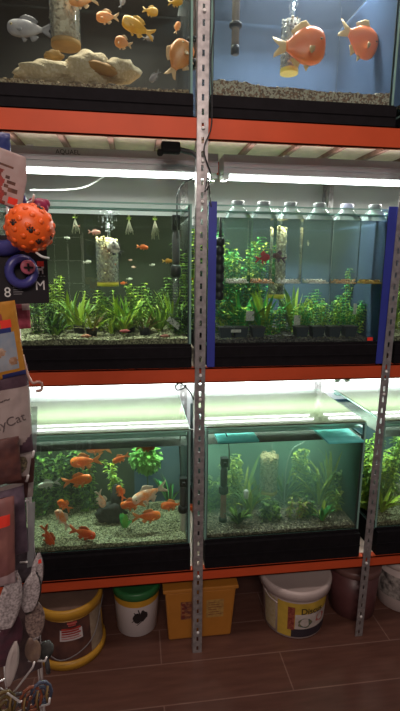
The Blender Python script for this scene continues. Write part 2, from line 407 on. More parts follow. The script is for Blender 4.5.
tank(-.50, .18, YF, .50, 1.956, 2.42, 2.38, .068, 'dark top shelf aquarium with pale rocks and gold fish', W1, 'slightly amber water in the top left aquarium', [(-.50, .18, BD)])
tank(.235, .835, YF, .50, 1.956, 2.42, 2.38, .068, 'top shelf aquarium with blue backdrop and two big orange fish', W1b, 'bluish water in the top aquarium with two big orange fish', [(.235, .835, BB)])
tank(.905, 1.48, YF, .50, 1.956, 2.42, 2.38, .068, 'top shelf aquarium at the right edge behind the right upright', W1b, 'bluish water in the top aquarium at the right edge', [(.905, 1.48, BB)])
tank(-.50, .18, YF, .50, 1.184, 1.638, 1.600, .075, 'middle shelf planted aquarium behind the orange ball', W2, 'green water in the middle left planted aquarium', [(-.50, .18, BDG)])
tank(.235, .862, YF, .50, 1.184, 1.638, 1.600, .075, 'middle shelf aquarium with blue corner strips and six clear bottles inside', W2b, 'teal water in the middle aquarium with six bottles', [(.235, .50, BT), (.50, .862, BB)], strips=True)
tank(.905, 1.48, YF, .50, 1.184, 1.638, 1.600, .075, 'middle shelf planted aquarium cut by the right edge', W2, 'green water in the middle aquarium at the right edge', [(.905, 1.48, BDG)])
tank(-.50, .18, YF, .50, .440, .878, .820, .092, 'lower shelf aquarium with many goldfish', W3, 'green water of the goldfish aquarium', [(-.50, -.02, BDG), (-.02, .18, BBD)], cover=True)
tank(.235, .835, YF, .50, .450, .882, .820, .102, 'lower shelf aquarium with murky green water and turquoise floats', W3b, 'murky green water in the lower aquarium beside the goldfish', [(.235, .835, BT)], cover=True)
tank(.905, 1.48, YF, .50, .450, .882, .820, .102, 'lower shelf planted aquarium right of the right upright', W3, 'green water in the lower aquarium at the right edge', [(.905, 1.48, BBD)], cover=True)
# gravels
GA = voro('gravel_brown', [(.30, .19, .11), (.52, .38, .24), (.16, .10, .06), (.65, .52, .36)], 230)
GAl = mat('pebble_beige', (.55, .42, .28), .8); GAd = mat('pebble_brown', (.12, .07, .05), .8)
GM = voro('gravel_mixed', [(.75, .66, .55), (.28, .20, .16), (.85, .78, .65), (.45, .28, .20)], 200)
GMl = mat('pebble_pale', (.68, .62, .55), .8); GMd = mat('pebble_dark', (.14, .09, .08), .8)
GP = voro('gravel_pale', [(.28, .28, .15), (.16, .16, .09), (.42, .41, .26), (.09, .09, .05)], 200)
GPl = mat('pebble_cream', (.50, .50, .34), .8); GPd = mat('pebble_olive', (.16, .17, .09), .8)
GD = voro('gravel_dark', [(.05, .05, .05), (.10, .10, .09), (.03, .03, .03), (.16, .15, .13)], 220)
i0, i1 = YF+.009, .49
gravel_mesh(-.49, .17, i0, i1, 1.958, 1.972, .02, .006, [GA, GAl, GAd], 'gravel', 'brown and beige gravel in the top left aquarium', 500, .0045, seed=1)
gravel_mesh(.245, .825, i0, i1, 1.958, 1.998, .02, .020, [GM, GMl, GMd], 'gravel', 'mixed pale and dark gravel under the two big orange fish', 900, .0045, seed=5)
gravel_mesh(.915, 1.47, i0, i1, 1.958, 1.99, .02, .01, [GM, GMl, GMd], 'gravel', 'gravel in the top aquarium at the right edge', 200, .0045, seed=6)
_, HM = gravel_mesh(-.49, .17, i0, i1, 1.186, 1.204, .02, .006, [GP, GPl, GPd], 'gravel', 'pale gravel in the middle left planted aquarium', 700, .004, seed=2)
gravel_mesh(.245, .825, i0, i1, 1.186, 1.196, .01, .004, [GD, GPd], 'gravel', 'dark gravel in the middle aquarium with bottles', 400, .004, seed=3)
gravel_mesh(.915, 1.47, i0, i1, 1.186, 1.204, .02, .006, [GP, GPl, GPd], 'gravel', 'pale gravel in the middle aquarium at the right edge', 150, .004, seed=4)
_, HG = gravel_mesh(-.49, .17, i0, i1, .442, .456, .012, .006, [GP, GPl, GPd], 'gravel', 'speckled cream gravel under the goldfish', 900, .0035, seed=8)
gravel_mesh(.245, .825, i0, i1, .452, .462, .02, .008, [voro('gravel_murky', [(.16, .15, .09), (.08, .08, .05), (.26, .25, .17), (.06, .05, .04)], 200), GPl, GPd], 'gravel', 'dark olive gravel in the murky green aquarium', 500, .004, seed=9)
gravel_mesh(.915, 1.47, i0, i1, .452, .470, .02, .008, [GP, GPl, GPd], 'gravel', 'pale gravel in the lower aquarium at the right edge', 300, .004, seed=10)

# ------------------------------------------------------------------ fish
EYE = mat('fish_eye', (.01, .01, .01), .15); IRIS = mat('fish_iris', (.7, .55, .2), .3)
def fishmat(n, c, c2, sc=35): return mat(n, c, .35, col2=c2, scale=sc)
FM = dict(
 orange=(fishmat('goldfish_orange', (.95, .22, .03), (.85, .12, .015)), mat('fin_orange', (.90, .28, .08), .5, alpha=.85)),
 red=(fishmat('goldfish_red', (.85, .09, .02), (.75, .16, .03)), mat('fin_red', (.8, .15, .05), .5, alpha=.85)),
 orangewhite=(fishmat('goldfish_calico', (.95, .75, .6), (.95, .25, .04), 28), mat('fin_pale', (.9, .7, .55), .5, alpha=.7)),
 gold=(fishmat('gold_fish', (.75, .42, .05), (.60, .30, .03)), mat('fin_gold', (.75, .45, .08), .5, alpha=.85)),
 peach=(fishmat('peach_fish', (.90, .42, .16), (.80, .28, .08)), mat('fin_peach', (.85, .6, .35), .5, alpha=.7)),
 parrot=(fishmat('parrot_orange', (.88, .17, .03), (.84, .24, .06), 20), mat('fin_yellow', (.75, .52, .22), .5, alpha=.85)),
 silver=(fishmat('silver_fish', (.34, .33, .36), (.22, .21, .25)), mat('fin_silver', (.3, .3, .34), .5, alpha=.6)),
 white=(fishmat('white_fish', (.72, .74, .62), (.55, .6, .48)), mat('fin_white', (.7, .72, .62), .5, alpha=.6)),
 pink=(fishmat('pink_fish', (.85, .30, .22), (.95, .75, .65), 60), mat('fin_pink', (.8, .4, .3), .5, alpha=.7)),
 dark=(fishmat('dark_fish', (.10, .04, .05), (.2, .07, .06)), mat('fin_dark', (.12, .04, .06), .5, alpha=.9)),
 betta=(fishmat('betta_red', (.55, .02, .03), (.35, .01, .02)), mat('fin_betta', (.55, .03, .04), .5, alpha=.9)),
 panda=(fishmat('panda_fish', (.75, .72, .65), (.02, .02, .03), 70), mat('fin_black', (.02, .02, .03), .5, alpha=.9)),
)
def fish(kind, pos, L, facing, label, pitch=0, yaw=0, hr=.36, wr=.2, group=None, fins=1., name='goldfish', cat='fish', bend=0.0, dorsal=None):
    """fish of length L (nose to tail tip), nose towards +x locally"""
    body, fin = FM[kind]
    t = empty(name, pos, (0, 0, 0), label, cat, group)
    M = Matrix.Rotation(math.radians(yaw)+(PI if facing < 0 else 0), 4, 'Z') @ Matrix.Rotation(-math.radians(pitch), 4, 'Y')
    t.rotation_euler = M.to_euler()
    BL = L*.74; mb = MB(); n = 14; rings = 19; x0 = L*.5
    ctl = [0, .50, .72, .87, .96, 1, .99, .93, .82, .66, .48, .33, .27]; st_ = [0, .02, .07, .15, .25, .36, .47, .58, .68, .78, .87, .94, 1]
    def pf(q):
        for a in range(12):
            if q <= st_[a+1]: return ctl[a]+(ctl[a+1]-ctl[a])*(q-st_[a])/(st_[a+1]-st_[a])
        return ctl[-1]
    sv = [0, .01, .03, .06, .10, .15, .21, .28, .35, .42, .49, .56, .63, .70, .77, .83, .89, .95, 1]
    prof = [pf(q) for q in sv]
    def cy(s): return bend*L*(s**2)
    vs = []
    for i in range(rings):
        s = sv[i]; h = prof[i]*L*hr/2; w = prof[i]**.8*L*wr/2*(1-.55*s)
        for k in range(n):
            a = 2*PI*k/n
            vs.append((x0-BL*s, cy(s)+w*math.cos(a), h*math.sin(a)*(1.0 if math.sin(a) > 0 else 1.05)))
    mb.add(vs, [(i*n+k, i*n+(k+1) % n, (i+1)*n+(k+1) % n, (i+1)*n+k) for i in range(rings-1) for k in range(n)] + [tuple(range((rings-1)*n, rings*n))], 0, True)
    mb.build('body', body, t)
    xe = x0-BL*.97; ye = cy(1)
    def fan(nm, root, tip, curve=.12, m=fin):
        # root and tip polylines -> rippled fin sheet with thickness
        k = len(root); vs = []; cols = 4
        for i in range(k):
            for j in range(cols+1):
                u = j/cols; a = Vector(root[i]); b2 = Vector(tip[i]); p = a.lerp(b2, u)
                p.y += curve*L*.25*math.sin(i*2.1+u*1.5)*u
                vs.append(p)
        f = MB().add(vs, [(i*(cols+1)+j, i*(cols+1)+j+1, (i+1)*(cols+1)+j+1, (i+1)*(cols+1)+j) for i in range(k-1) for j in range(cols)], 0, True)
        return f.build(nm, m, t, solid=L*.008)
    q = fins; th = L*hr*.11
    fan('tail_fin', [(xe, ye, th), (xe, ye, th*.5), (xe, ye, 0), (xe, ye, -th*.5), (xe, ye, -th)],
        [(xe-L*.25*q, ye, L*.17*q), (xe-L*.23*q, ye, L*.09*q), (xe-L*.14*q, ye, 0), (xe-L*.23*q, ye, -L*.09*q), (xe-L*.25*q, ye, -L*.17*q)])
    def top(s, sg):
        h = pf(s)
        return (x0-BL*s, cy(s), sg*h*L*hr/2*.93)
    D = dorsal or .10*q
    ss = [.3, .42, .55, .68, .8]
    fan('dorsal_fin', [top(s, 1) for s in ss], [(top(s, 1)[0]-L*.06, top(s, 1)[1], top(s, 1)[2]+L*D*hh) for s, hh in zip(ss, (.5, 1.1, 1, .8, .5))])
    ss = [.62, .70, .8]
    fan('anal_fin', [top(s, -1) for s in ss], [(top(s, -1)[0]-L*.08, top(s, -1)[1], top(s, -1)[2]-L*D*hh) for s, hh in zip(ss, (1.1, .9, .4))])
    ss = [.38, .42, .46]
    fan('pelvic_fin', [top(s, -1) for s in ss], [(top(s, -1)[0]-L*.08, top(s, -1)[1], top(s, -1)[2]-L*D*hh) for s, hh in zip(ss, (1.1, .9, .4))])
    if L > .06:
        for sg in (-1, 1):
            w = L*wr/2*.62
            mb = MB(); w *= 1.22; mb.ball((x0-BL*.14, sg*w*.96, L*hr*.10), L*.026, 6, 0, (1, .6, 1)); mb.ball((x0-BL*.14, sg*(w*.96+L*.008), L*hr*.10), L*.018, 6, 1, (1, .7, 1))
            mb.build('eye', [IRIS, EYE], t)
            ww = L*wr/2*.92
            fan('pectoral_fin', [(x0-BL*.30, sg*ww*.9, -L*hr*.08), (x0-BL*.31, sg*ww*.9, -L*hr*.14), (x0-BL*.32, sg*ww*.88, -L*hr*.2)],
                [(x0-BL*.46, sg*ww*1.5, -L*hr*.12), (x0-BL*.48, sg*ww*1.5, -L*hr*.24), (x0-BL*.42, sg*ww*1.4, -L*hr*.32)], .02)
    return t
def pxlen(n, y): return n*(y+1.5)/FPX*1.03
# top left
TL = [('silver', 31, 29, 40, -1, .20, 5, 'grey silver fish left of the pebble filter in the top left tank', .34),
 ('peach', 108, 17, 21, -1, .15, 5, 'peach fish swimming at the top of the tank right of the pebble filter', .42),
 ('gold', 139, 28, 30, -1, .15, 18, 'golden yellow fish in the centre of the top left tank', .40),
 ('peach', 124, 43, 17, -1, .11, 20, 'small pale yellow fish just below the golden fish', .55),
 ('silver', 148, 38, 10, 1, .18, 10, 'tiny grey fish right below the golden fish', .4),
 ('gold', 150, 11, 14, 1, .16, -10, 'small gold fish near the upper edge, above the golden fish', .5),
 ('peach', 177, 28, 10, 1, .18, 70, 'tiny pale orange fish left of the heater tube', .5),
 ('peach', 178, 60, 34, 1, .09, 62, 'large pale orange fish facing up beside the heater end', .62),
 ('silver', 155, 76, 13, -1, .10, -40, 'small grey fish hovering over the gravel by the white cave rock', .4),
 ('peach', 84, -1, 26, -1, .12, 0, 'pale orange fish cut by the upper edge, right of the pebble filter', .45),
 ('gold', 175, 2, 14, 1, .12, 0, 'gold fish cut by the upper edge by the heater', .45),
 ('silver', 122, 3, 9, 1, .2, 60, 'tiny pale fish at the upper edge above the peach fish', .45)]
for k, px, py, n, fc, y, pt, lab, hr in TL: fish(k, P(px, py, y), pxlen(n, y), fc, lab, pt, hr=hr, name='cichlid', yaw=random.uniform(-25, 25), wr=hr*.5, group='fish of the top left tank')
fish('parrot', P(299, 46, .12), pxlen(48, .12), 1, 'big orange fish with yellow tail in front of the bubbling filter', 3, -6, .66, .30, 'big orange fish', 1.1, 'parrot_cichlid')
fish('parrot', P(358, 38, .16), pxlen(43, .16), 1, 'big orange fish at right of the top tank, nose slightly down', -16, 12, .64, .28, 'big orange fish', 1.1, 'parrot_cichlid')
# middle left
ML = [('pink', 94, 232, 14, 1, 'red and white fish swimming near the water surface, left of the pebble filter'), ('orange', 142, 247, 14, 1, 'slim orange fish in open water right of the pebble filter'),
 ('gold', 167, 261, 13, 1, 'yellow fish with red tail beside the internal filter'), ('pink', 130, 260, 5, 1, 'tiny pink fish below the slim orange fish'),
 ('white', 152, 265, 7, 1, 'small whitish fish left of the yellow fish'), ('white', 87, 262, 10, 1, 'small silver fish left of the pebble filter, mid water'),
 ('white', 67, 238, 7, 1, 'tiny silver fish above the bushy left plant'), ('pink', 77, 226, 8, -1, 'small pink fish by the surface at left'),
 ('orange', 112, 264, 9, 1, 'small red fish in front of the pebble filter'), ('pink', 134, 267, 6, -1, 'tiny pink fish right of the pebble filter base'),
 ('orange', 190, 279, 9, 1, 'small red fish by the centre upright'), ('orange', 124, 283, 9, -1, 'small orange fish just above the swordplants'),
 ('white', 129, 279, 8, 1, 'small pale fish right of the filter base above the plants')]
for i, (k, px, py, n, fc, lab) in enumerate(ML): fish(k, P(px, py, .12+.01*i), pxlen(n, .18)*.82, fc, lab, random.uniform(-8, 8), random.uniform(-20, 20), .30, .16, 'small fish of the planted tank', .9, 'tropical_fish')
fish('panda', P(116, 249, .17), pxlen(16, .17), -1, 'black and white fish at the top of the pebble filter', 35, 0, .7, .2, 'small fish of the planted tank', 1.0, 'tropical_fish')
# goldfish
GF = [('orange', 86, 461, 32, -1, .20, -8, 'orange goldfish near the surface at left, topmost of the large ones'), ('orange', 99, 449, 26, -1, .26, 5, 'orange goldfish just under the surface, partly above another one'),
 ('orange', 121, 458, 18, -1, .18, -20, 'small orange goldfish left of the green moss ball'), ('orange', 145, 447, 20, 1, .12, 4, 'orange goldfish over the top of the moss ball'),
 ('orange', 77, 481, 30, 1, .12, 10, 'orange goldfish with spread fins in open water, right of the white fish'), ('white', 49, 484, 22, -1, .10, -4, 'slim white fish by the products at left'),
 ('orange', 65, 506, 20, -1, .13, 50, 'orange goldfish with nose up left of the black rock'), ('orangewhite', 63, 519, 24, -1, .10, 60, 'red and white goldfish standing upright over the gravel'),
 ('red', 48, 536, 26, 1, .06, -72, 'red goldfish head down at the left end of the gravel'), ('red', 82, 533, 30, 1, .07, -6, 'long red goldfish lying low over the gravel'),
 ('orangewhite', 101, 499, 20, 1, .12, -75, 'orange and white goldfish head down in front of the black rock'), ('orangewhite', 150, 494, 40, -1, .13, -14, 'large orange and white goldfish right of the black rock'),
 ('orange', 121, 493, 18, -1, .14, 70, 'small orange goldfish upright at the right of the black rock'), ('orange', 172, 505, 24, -1, .16, 0, 'orange goldfish left of the black filter'),
 ('orange', 147, 517, 30, 1, .09, -3, 'orange goldfish close over the gravel at right'), ('orange', 133, 504, 26, -1, .11, -5, 'orange goldfish whose head is behind the largest one'),
 ('red', 190, 508, 18, 1, .12, 0, 'red goldfish half hidden by the centre upright')]
for k, px, py, n, fc, y, pt, lab in GF: fish(k, P(px, py, y), pxlen(n, y), fc, lab, pt, random.uniform(-22, 22), .36 if k != 'white' else .26, .22, 'goldfish', 1.15, 'goldfish', bend=random.uniform(-.12, .12))
# bettas in bottles
# ------------------------------------------------------------------ plants
def leafmat(n, c, c2): return mat(n, c, .5, col2=c2, scale=18)
LG = leafmat('leaf_lime', (.44, .58, .05), (.27, .42, .04)); MG = leafmat('leaf_green', (.21, .38, .045), (.11, .25, .035))
DG = leafmat('leaf_dark', (.035, .11, .03), (.02, .06, .018)); BG = leafmat('leaf_brownish', (.30, .14, .05), (.12, .16, .04))
EG = leafmat('leaf_emerald', (.08, .46, .10), (.05, .30, .06)); FG = leafmat('fake_leaf', (.20, .50, .08), (.11, .34, .05))
def blade(mb, base, d, L, w, droop, mi=0, n=6, fold=.25):
    d = Vector(d).normalized(); side = d.cross(Vector((0, 0, 1)))
    if side.length < .05: side = Vector((random.uniform(-1, 1), random.uniform(-1, 1), 0))
    side.normalize(); p = Vector(base); vs = []; cur = d.copy()
    for i in range(n+1):
        s = i/n; ww = w*(.18+.82*math.sin(PI*min(1, s*.9+.08))**.8)*(1 if s < .98 else .05)
        up = side.cross(cur)
        vs += [p-side*ww/2+up*ww*fold, p, p+side*ww/2+up*ww*fold]
        cur = (cur+Vector((0, 0, -droop/n))).normalized(); p = p+cur*L/n
    mb.add(vs, [(i*3+j, i*3+j+1, (i+1)*3+j+1, (i+1)*3+j) for i in range(n) for j in (0, 1)], mi, True)
def sword(name, pos, h, n, w, m, label, spread=.6, droop=.9, pot=None, group='water plants', rnd=None):
    rnd = rnd or random; t = empty(name, pos, label=label, cat='plant', group=group); mb = MB()
    for k in range(n):
        a = rnd.uniform(0, 2*PI); s = rnd.uniform(.1, spread)
        mb_d = (math.cos(a)*s, math.sin(a)*s*.7, 1)
        blade(mb, (.006*math.cos(a), .006*math.sin(a), .0), mb_d, h*rnd.uniform(.65, 1.1), w*rnd.uniform(.7, 1.2), droop*rnd.uniform(.4, 1.3), rnd.randrange(2))
    mb.build('foliage', m, t)
    if pot:
        MB().lathe([(.016, -.01), (.021, .022), (.023, .024), (.018, .024), (.015, .0)], 10).build('pot', pot, t)
    return t
def stemmy(name, pos, h, stems, leaf, m, label, rad=.03, group='water plants', step=.011, rnd=None, lean=.25):
    rnd = rnd or random; t = empty(name, pos, label=label, cat='plant', group=group); mb = MB(); st = MB()
    for k in range(stems):
        a = rnd.uniform(0, 2*PI); r = rnd.uniform(0, rad); p = Vector((r*math.cos(a), r*math.sin(a)*.7, 0)); hh = h*rnd.uniform(.6, 1.05)
        d = Vector((rnd.uniform(-lean, lean), rnd.uniform(-lean, lean), 1)).normalized(); pts = []
        nn = int(hh/step)
        for i in range(nn+1):
            pts.append(p.copy())
            for q in range(3):
                b = rnd.uniform(0, 2*PI)
                blade(mb, p, (math.cos(b), math.sin(b), .45), leaf*rnd.uniform(.6, 1.2), leaf*.42, .9, rnd.randrange(2), 3)
            d = (d+Vector((rnd.uniform(-.1, .1), rnd.uniform(-.1, .1), .05))).normalized(); p = p+d*step
        st.tube(pts, .0013, 4)
    mb.build('foliage', m, t); st.build('stem', m[0], t)
    return t
POTB = mat('plant_pot', (.03, .03, .035), .5)
rp_ = random.Random(11)
# middle-left tank plants
zg = 1.207
def G(px, y, z): # point above the given column at depth y on height z
    q = P(px, 340, y); return Vector((q.x, y, z))
sword('sword_plant', G(80, .14, 1.215), .135, 26, .013, [LG, MG], 'large bright green swordplant with arching leaves at left of the planted tank', .9, 1.0, POTB, rnd=rp_)
sword('sword_plant', G(92, .10, 1.210), .10, 14, .010, [LG, BG], 'green swordplant in a dark pot right beside the largest one', .9, 1.1, POTB, rnd=rp_)
sword('sword_plant', G(130, .16, 1.215), .14, 24, .013, [LG, MG], 'tall green swordplant below the slim orange fish', .8, .9, POTB, rnd=rp_)
sword('sword_plant', G(145, .10, 1.212), .09, 18, .011, [BG, MG], 'reddish green swordplant in a dark pot at centre right of the planted tank', 1.0, 1.1, POTB, rnd=rp_)
sword('sword_plant', G(172, .18, 1.215), .15, 24, .010, [LG, MG], 'grassy green plant behind the tilted white card', .6, .8, None, rnd=rp_)
stemmy('stem_plant', G(62, .24, 1.215), .22, 9, .020, [LG, MG], 'bushy light green stem plant above the left corner of the planted tank', .05, rnd=rp_)
stemmy('stem_plant', G(40, .30, 1.215), .14, 7, .020, [MG, DG], 'dark green bushy plant at the left end of the planted tank', .05, rnd=rp_)
stemmy('stem_plant', G(105, .32, 1.215), .13, 10, .020, [MG, DG], 'low dark bushy plant behind the pebble filter', .07, rnd=rp_)
stemmy('stem_plant', G(150, .33, 1.215), .14, 10, .020, [MG, DG], 'dark bushy plant at the back right of the planted tank', .07, rnd=rp_)
stemmy('stem_plant', G(190, .20, 1.215), .36, 6, .024, [LG, MG], 'tall bright stem plant rising to the surface beside the centre upright', .03, rnd=rp_)
sword('sword_plant', G(52, .12, 1.210), .09, 12, .010, [DG, MG], 'small dark swordplant at the left end near the packs', .9, 1.0, None, rnd=rp_)
sword('sword_plant', G(112, .12, 1.210), .07, 14, .010, [MG, LG], 'low green plant between two potted swordplants', 1.0, 1.0, None, rnd=rp_)
for i, (px, y, h, k, w_) in enumerate(((46, .17, .11, 0, 'under the bushy left plant'), (70, .20, .15, 1, 'behind the largest swordplant'), (100, .22, .15, 0, 'between the two big swordplants'), (118, .20, .14, 1, 'below the pebble filter'), (138, .24, .17, 0, 'behind the right pots'),
     (160, .15, .12, 1, 'left of the tilted card'), (184, .12, .12, 0, 'by the foot of the internal filter'), (124, .10, .07, 1, 'in front of the dark red stone'), (58, .09, .06, 1, 'at the front left corner'), (176, .26, .20, 0, 'behind the internal filter'))):
    if k: sword('sword_plant', G(px, y, 1.212), h, 26, .013, [LG, MG] if i % 4 else [MG, DG], 'leafy green plant '+w_+' in the planted tank', .9, .9, rnd=rp_)
    else: stemmy('stem_plant', G(px, y, 1.212), h, 12, .020, [MG, LG] if i % 3 else [DG, MG], 'bushy green plant '+w_+' in the planted tank', .045, rnd=rp_)
# middle-right tank plants
stemmy('stem_plant', G(232, .30, 1.20), .40, 12, .028, [EG, LG], 'tall bright green plant behind the two leftmost bottles', .05, rnd=rp_)
stemmy('stem_plant', G(256, .34, 1.20), .30, 9, .028, [EG, DG], 'green stem plant behind the second bottle from the left', .05, rnd=rp_)
sword('sword_plant', G(240, .16, 1.20), .15, 22, .016, [MG, EG], 'green broad-leaved plant below the two leftmost bottles', .8, .8, None, rnd=rp_)
sword('sword_plant', G(262, .18, 1.20), .16, 22, .018, [LG, EG], 'broad bright plant below the third bottle', .7, .7, None, rnd=rp_)
sword('sword_plant', G(292, .20, 1.20), .17, 18, .018, [LG, MG], 'tall plant with one broad pale leaf left of the bushy row', .5, .8, None, rnd=rp_)
for i, px in enumerate((305, 322, 338, 354)):
    stemmy('stem_plant', G(px, .16+.02*(i % 2), 1.20), .12+.015*((i*7) % 3), 8, .019, [LG, EG], ('bushy plant by the white label holder', 'bushy bright plant below the fourth bottle', 'bushy bright plant behind the white stone', 'bushy green plant above the red sticker')[i]+' in the bottle tank', .03, rnd=rp_)
stemmy('stem_plant', G(372, .26, 1.20), .32, 5, .02, [EG, LG], 'tall loose plant by the right blue strip behind the rightmost bottle', .03, rnd=rp_)
stemmy('stem_plant', G(347, .30, 1.20), .24, 4, .022, [LG, EG], 'light plant standing behind the fifth bottle', .03, rnd=rp_)
sword('sword_plant', G(222, .12, 1.20), .06, 12, .01, [LG, MG], 'small light plant in the left corner of the bottle tank', .9, .9, None, rnd=rp_)
for i, (px, y, h, w_) in enumerate(((224, .22, .34, 'in the left corner behind the sponge filter'), (246, .26, .36, 'high behind the second bottle'), (236, .13, .10, 'above the leftmost baskets'), (270, .14, .10, 'under the third bottle'), (283, .24, .16, 'left of the label holder'), (313, .26, .17, 'behind the bushy row'),
     (330, .22, .12, 'between the centre right baskets'), (346, .14, .11, 'right of the white stone'), (362, .18, .13, 'at the right front corner'), (300, .14, .12, 'around the label holder'))):
    stemmy('stem_plant', G(px, y, 1.20), h, 12, .026 if i < 2 else .02, [EG, LG] if i != 4 else [MG, DG], 'bushy green plant '+w_+' of the bottle tank', .04, rnd=rp_)
# middle third tank
stemmy('stem_plant', Vector((.97, .14, 1.215)), .24, 8, .02, [LG, MG], 'bright stem plant at the right edge beyond the right upright, middle shelf', .04, rnd=rp_)
stemmy('stem_plant', Vector((1.05, .22, 1.215)), .30, 8, .02, [MG, DG], 'dark stem plant farther right beyond the right upright, middle shelf', .05, rnd=rp_)
sword('sword_plant', Vector((.95, .12, 1.21)), .10, 14, .012, [LG, MG], 'low green plant at the right edge, middle shelf', .9, 1, None, rnd=rp_)
# lower-left tank: moss ball, dark plants
def G2(px, y, z):
    y = min(y, .05+y*.72); q = P(px, 520, y); return Vector((q.x, y, z))
for i, px in enumerate((38, 62, 88)):
    stemmy('stem_plant', G2(px, .34, .465), .30, 10, .026, [DG, MG], ('dark plant at the left end', 'dark plant behind the white fish', 'dark plant behind the topmost goldfish')[i]+' of the goldfish tank', .07, rnd=rp_, group='goldfish tank plants')
t = empty('moss_ball', P(146, 458, .22), label='round bright green artificial leaf ball high in the goldfish tank', cat='plant')
mb = MB()
for k in range(190):
    u = Vector((rp_.gauss(0, 1), rp_.gauss(0, 1), rp_.gauss(0, 1))).normalized()
    blade(mb, u*.045, u+Vector((rp_.uniform(-.9, .9), rp_.uniform(-.9, .9), rp_.uniform(-.6, .2))), .028, .018, .4, k % 2, 3)
mb.ball((0, 0, 0), .046, 8, 1)
mb.build('foliage', [FG, FG], t); MB().tube([(0, 0, -.03), (.01, .005, -.16), (0, .0, -.29)], .0025, 5).build('stem', DG, t)
stemmy('stem_plant', G2(118, .26, .465), .23, 6, .024, [LG, MG], 'pale yellow-green plant above the black rock', .03, rnd=rp_, group='goldfish tank plants')
sword('broad_leaf_plant', G2(125, .12, .462), .055, 7, .030, [EG, FG], 'low plant with broad green leaf on the gravel by the rock', 1.1, .5, rnd=rp_, group='goldfish tank plants')
sword('sword_plant', G2(170, .30, .465), .14, 16, .014, [DG, EG], 'dark green plant behind the black filter in the goldfish tank', .6, .6, rnd=rp_, group='goldfish tank plants')
ROCKD = mat('dark_rock', (.035, .028, .03), .8, var=.4, scale=40, bump=.4)
mb = MB(); mb.ball((0, 0, .04), .05, 12, 0, (1, .7, .9), .5); mb.ball((.02, .01, .10), .032, 10, 0, (.8, .7, 1.5), .6); mb.ball((-.03, 0, .03), .035, 10, 0, (1, .8, .9), .5)
tag(mb.build('dark_rock', ROCKD, None), 'black upright rock in the middle of the goldfish tank', 'rock').location = G2(113, .20, .455)
# lower-right tank plants
sp = [(232, .25, .22, 'near the left filter'), (250, .16, .12, 'left of the pebble filter'), (300, .30, .22, 'behind the air hose'), (318, .2, .16, 'left of the leafy patch'), (335, .14, .10, 'near the right front'), (345, .30, .26, 'at the right rear')]
for i, (px, y, h, w_) in enumerate(sp):
    (sword if i % 2 else stemmy)(*(('sword_plant', G2(px, y, .47), h, 16, .016, [LG, MG]) if i % 2 else ('stem_plant', G2(px, y, .47), h, 7, .024, [MG, LG])), 'hazy green plant '+w_+' of the murky tank', group='murky tank plants', rnd=rp_)
stemmy('stem_plant', G2(296, .12, .465), .09, 7, .02, [LG, BG], 'low yellowish plant in the middle of the murky tank', .04, rnd=rp_, group='murky tank plants')
sword('sword_plant', G2(322, .08, .465), .08, 14, .014, [LG, EG], 'low bright green plant at the right of the murky tank', 1.1, 1, None, rnd=rp_, group='murky tank plants')
for i, (px, y, h, w_) in enumerate(((214, .26, .16, 'at the left end'), (243, .27, .20, 'behind the brown filter'), (268, .12, .08, 'below the pebble filter'), (283, .28, .16, 'beside the air hose'), (308, .26, .13, 'behind the yellowish plant'),
     (327, .29, .24, 'behind the right front plants'), (340, .20, .18, 'close to the right glass'), (238, .10, .07, 'at the foot of the filter'), (310, .12, .08, 'between the low front plants'), (256, .26, .12, 'behind the white holder'))):
    if i % 2: sword('sword_plant', G2(px, y, .465), h, 20, .015, [MG, LG] if i % 4 == 1 else [DG, MG], 'blurred green plant '+w_+' in the murky tank', .9, 1, None, rnd=rp_, group='murky tank plants')
    else: stemmy('stem_plant', G2(px, y, .465), h, 10, .022, [DG, MG] if i % 4 else [MG, DG], 'blurred green plant '+w_+' in the murky tank', .05, rnd=rp_, group='murky tank plants')
# lower third tank
for i, (x, y, h) in enumerate(((.93, .14, .20), (1.02, .19, .28), (.98, .25, .30), (1.10, .24, .3))):
    stemmy('stem_plant', Vector((x, y, .475)), h, 9, .024, [LG if i < 2 else MG, MG], ('bright green plant just right of the right upright', 'bright plant at the right edge', 'tall plant behind the others', 'tall plant farthest right')[i]+' on the lower shelf', .05, rnd=rp_, group='plants of the lower right tank')
sword('sword_plant', Vector((.97, .10, .475)), .13, 14, .014, [LG, LG], 'bright arching swordplant at the right edge of the lower shelf', .9, .9, None, rnd=rp_, group='plants of the lower right tank')
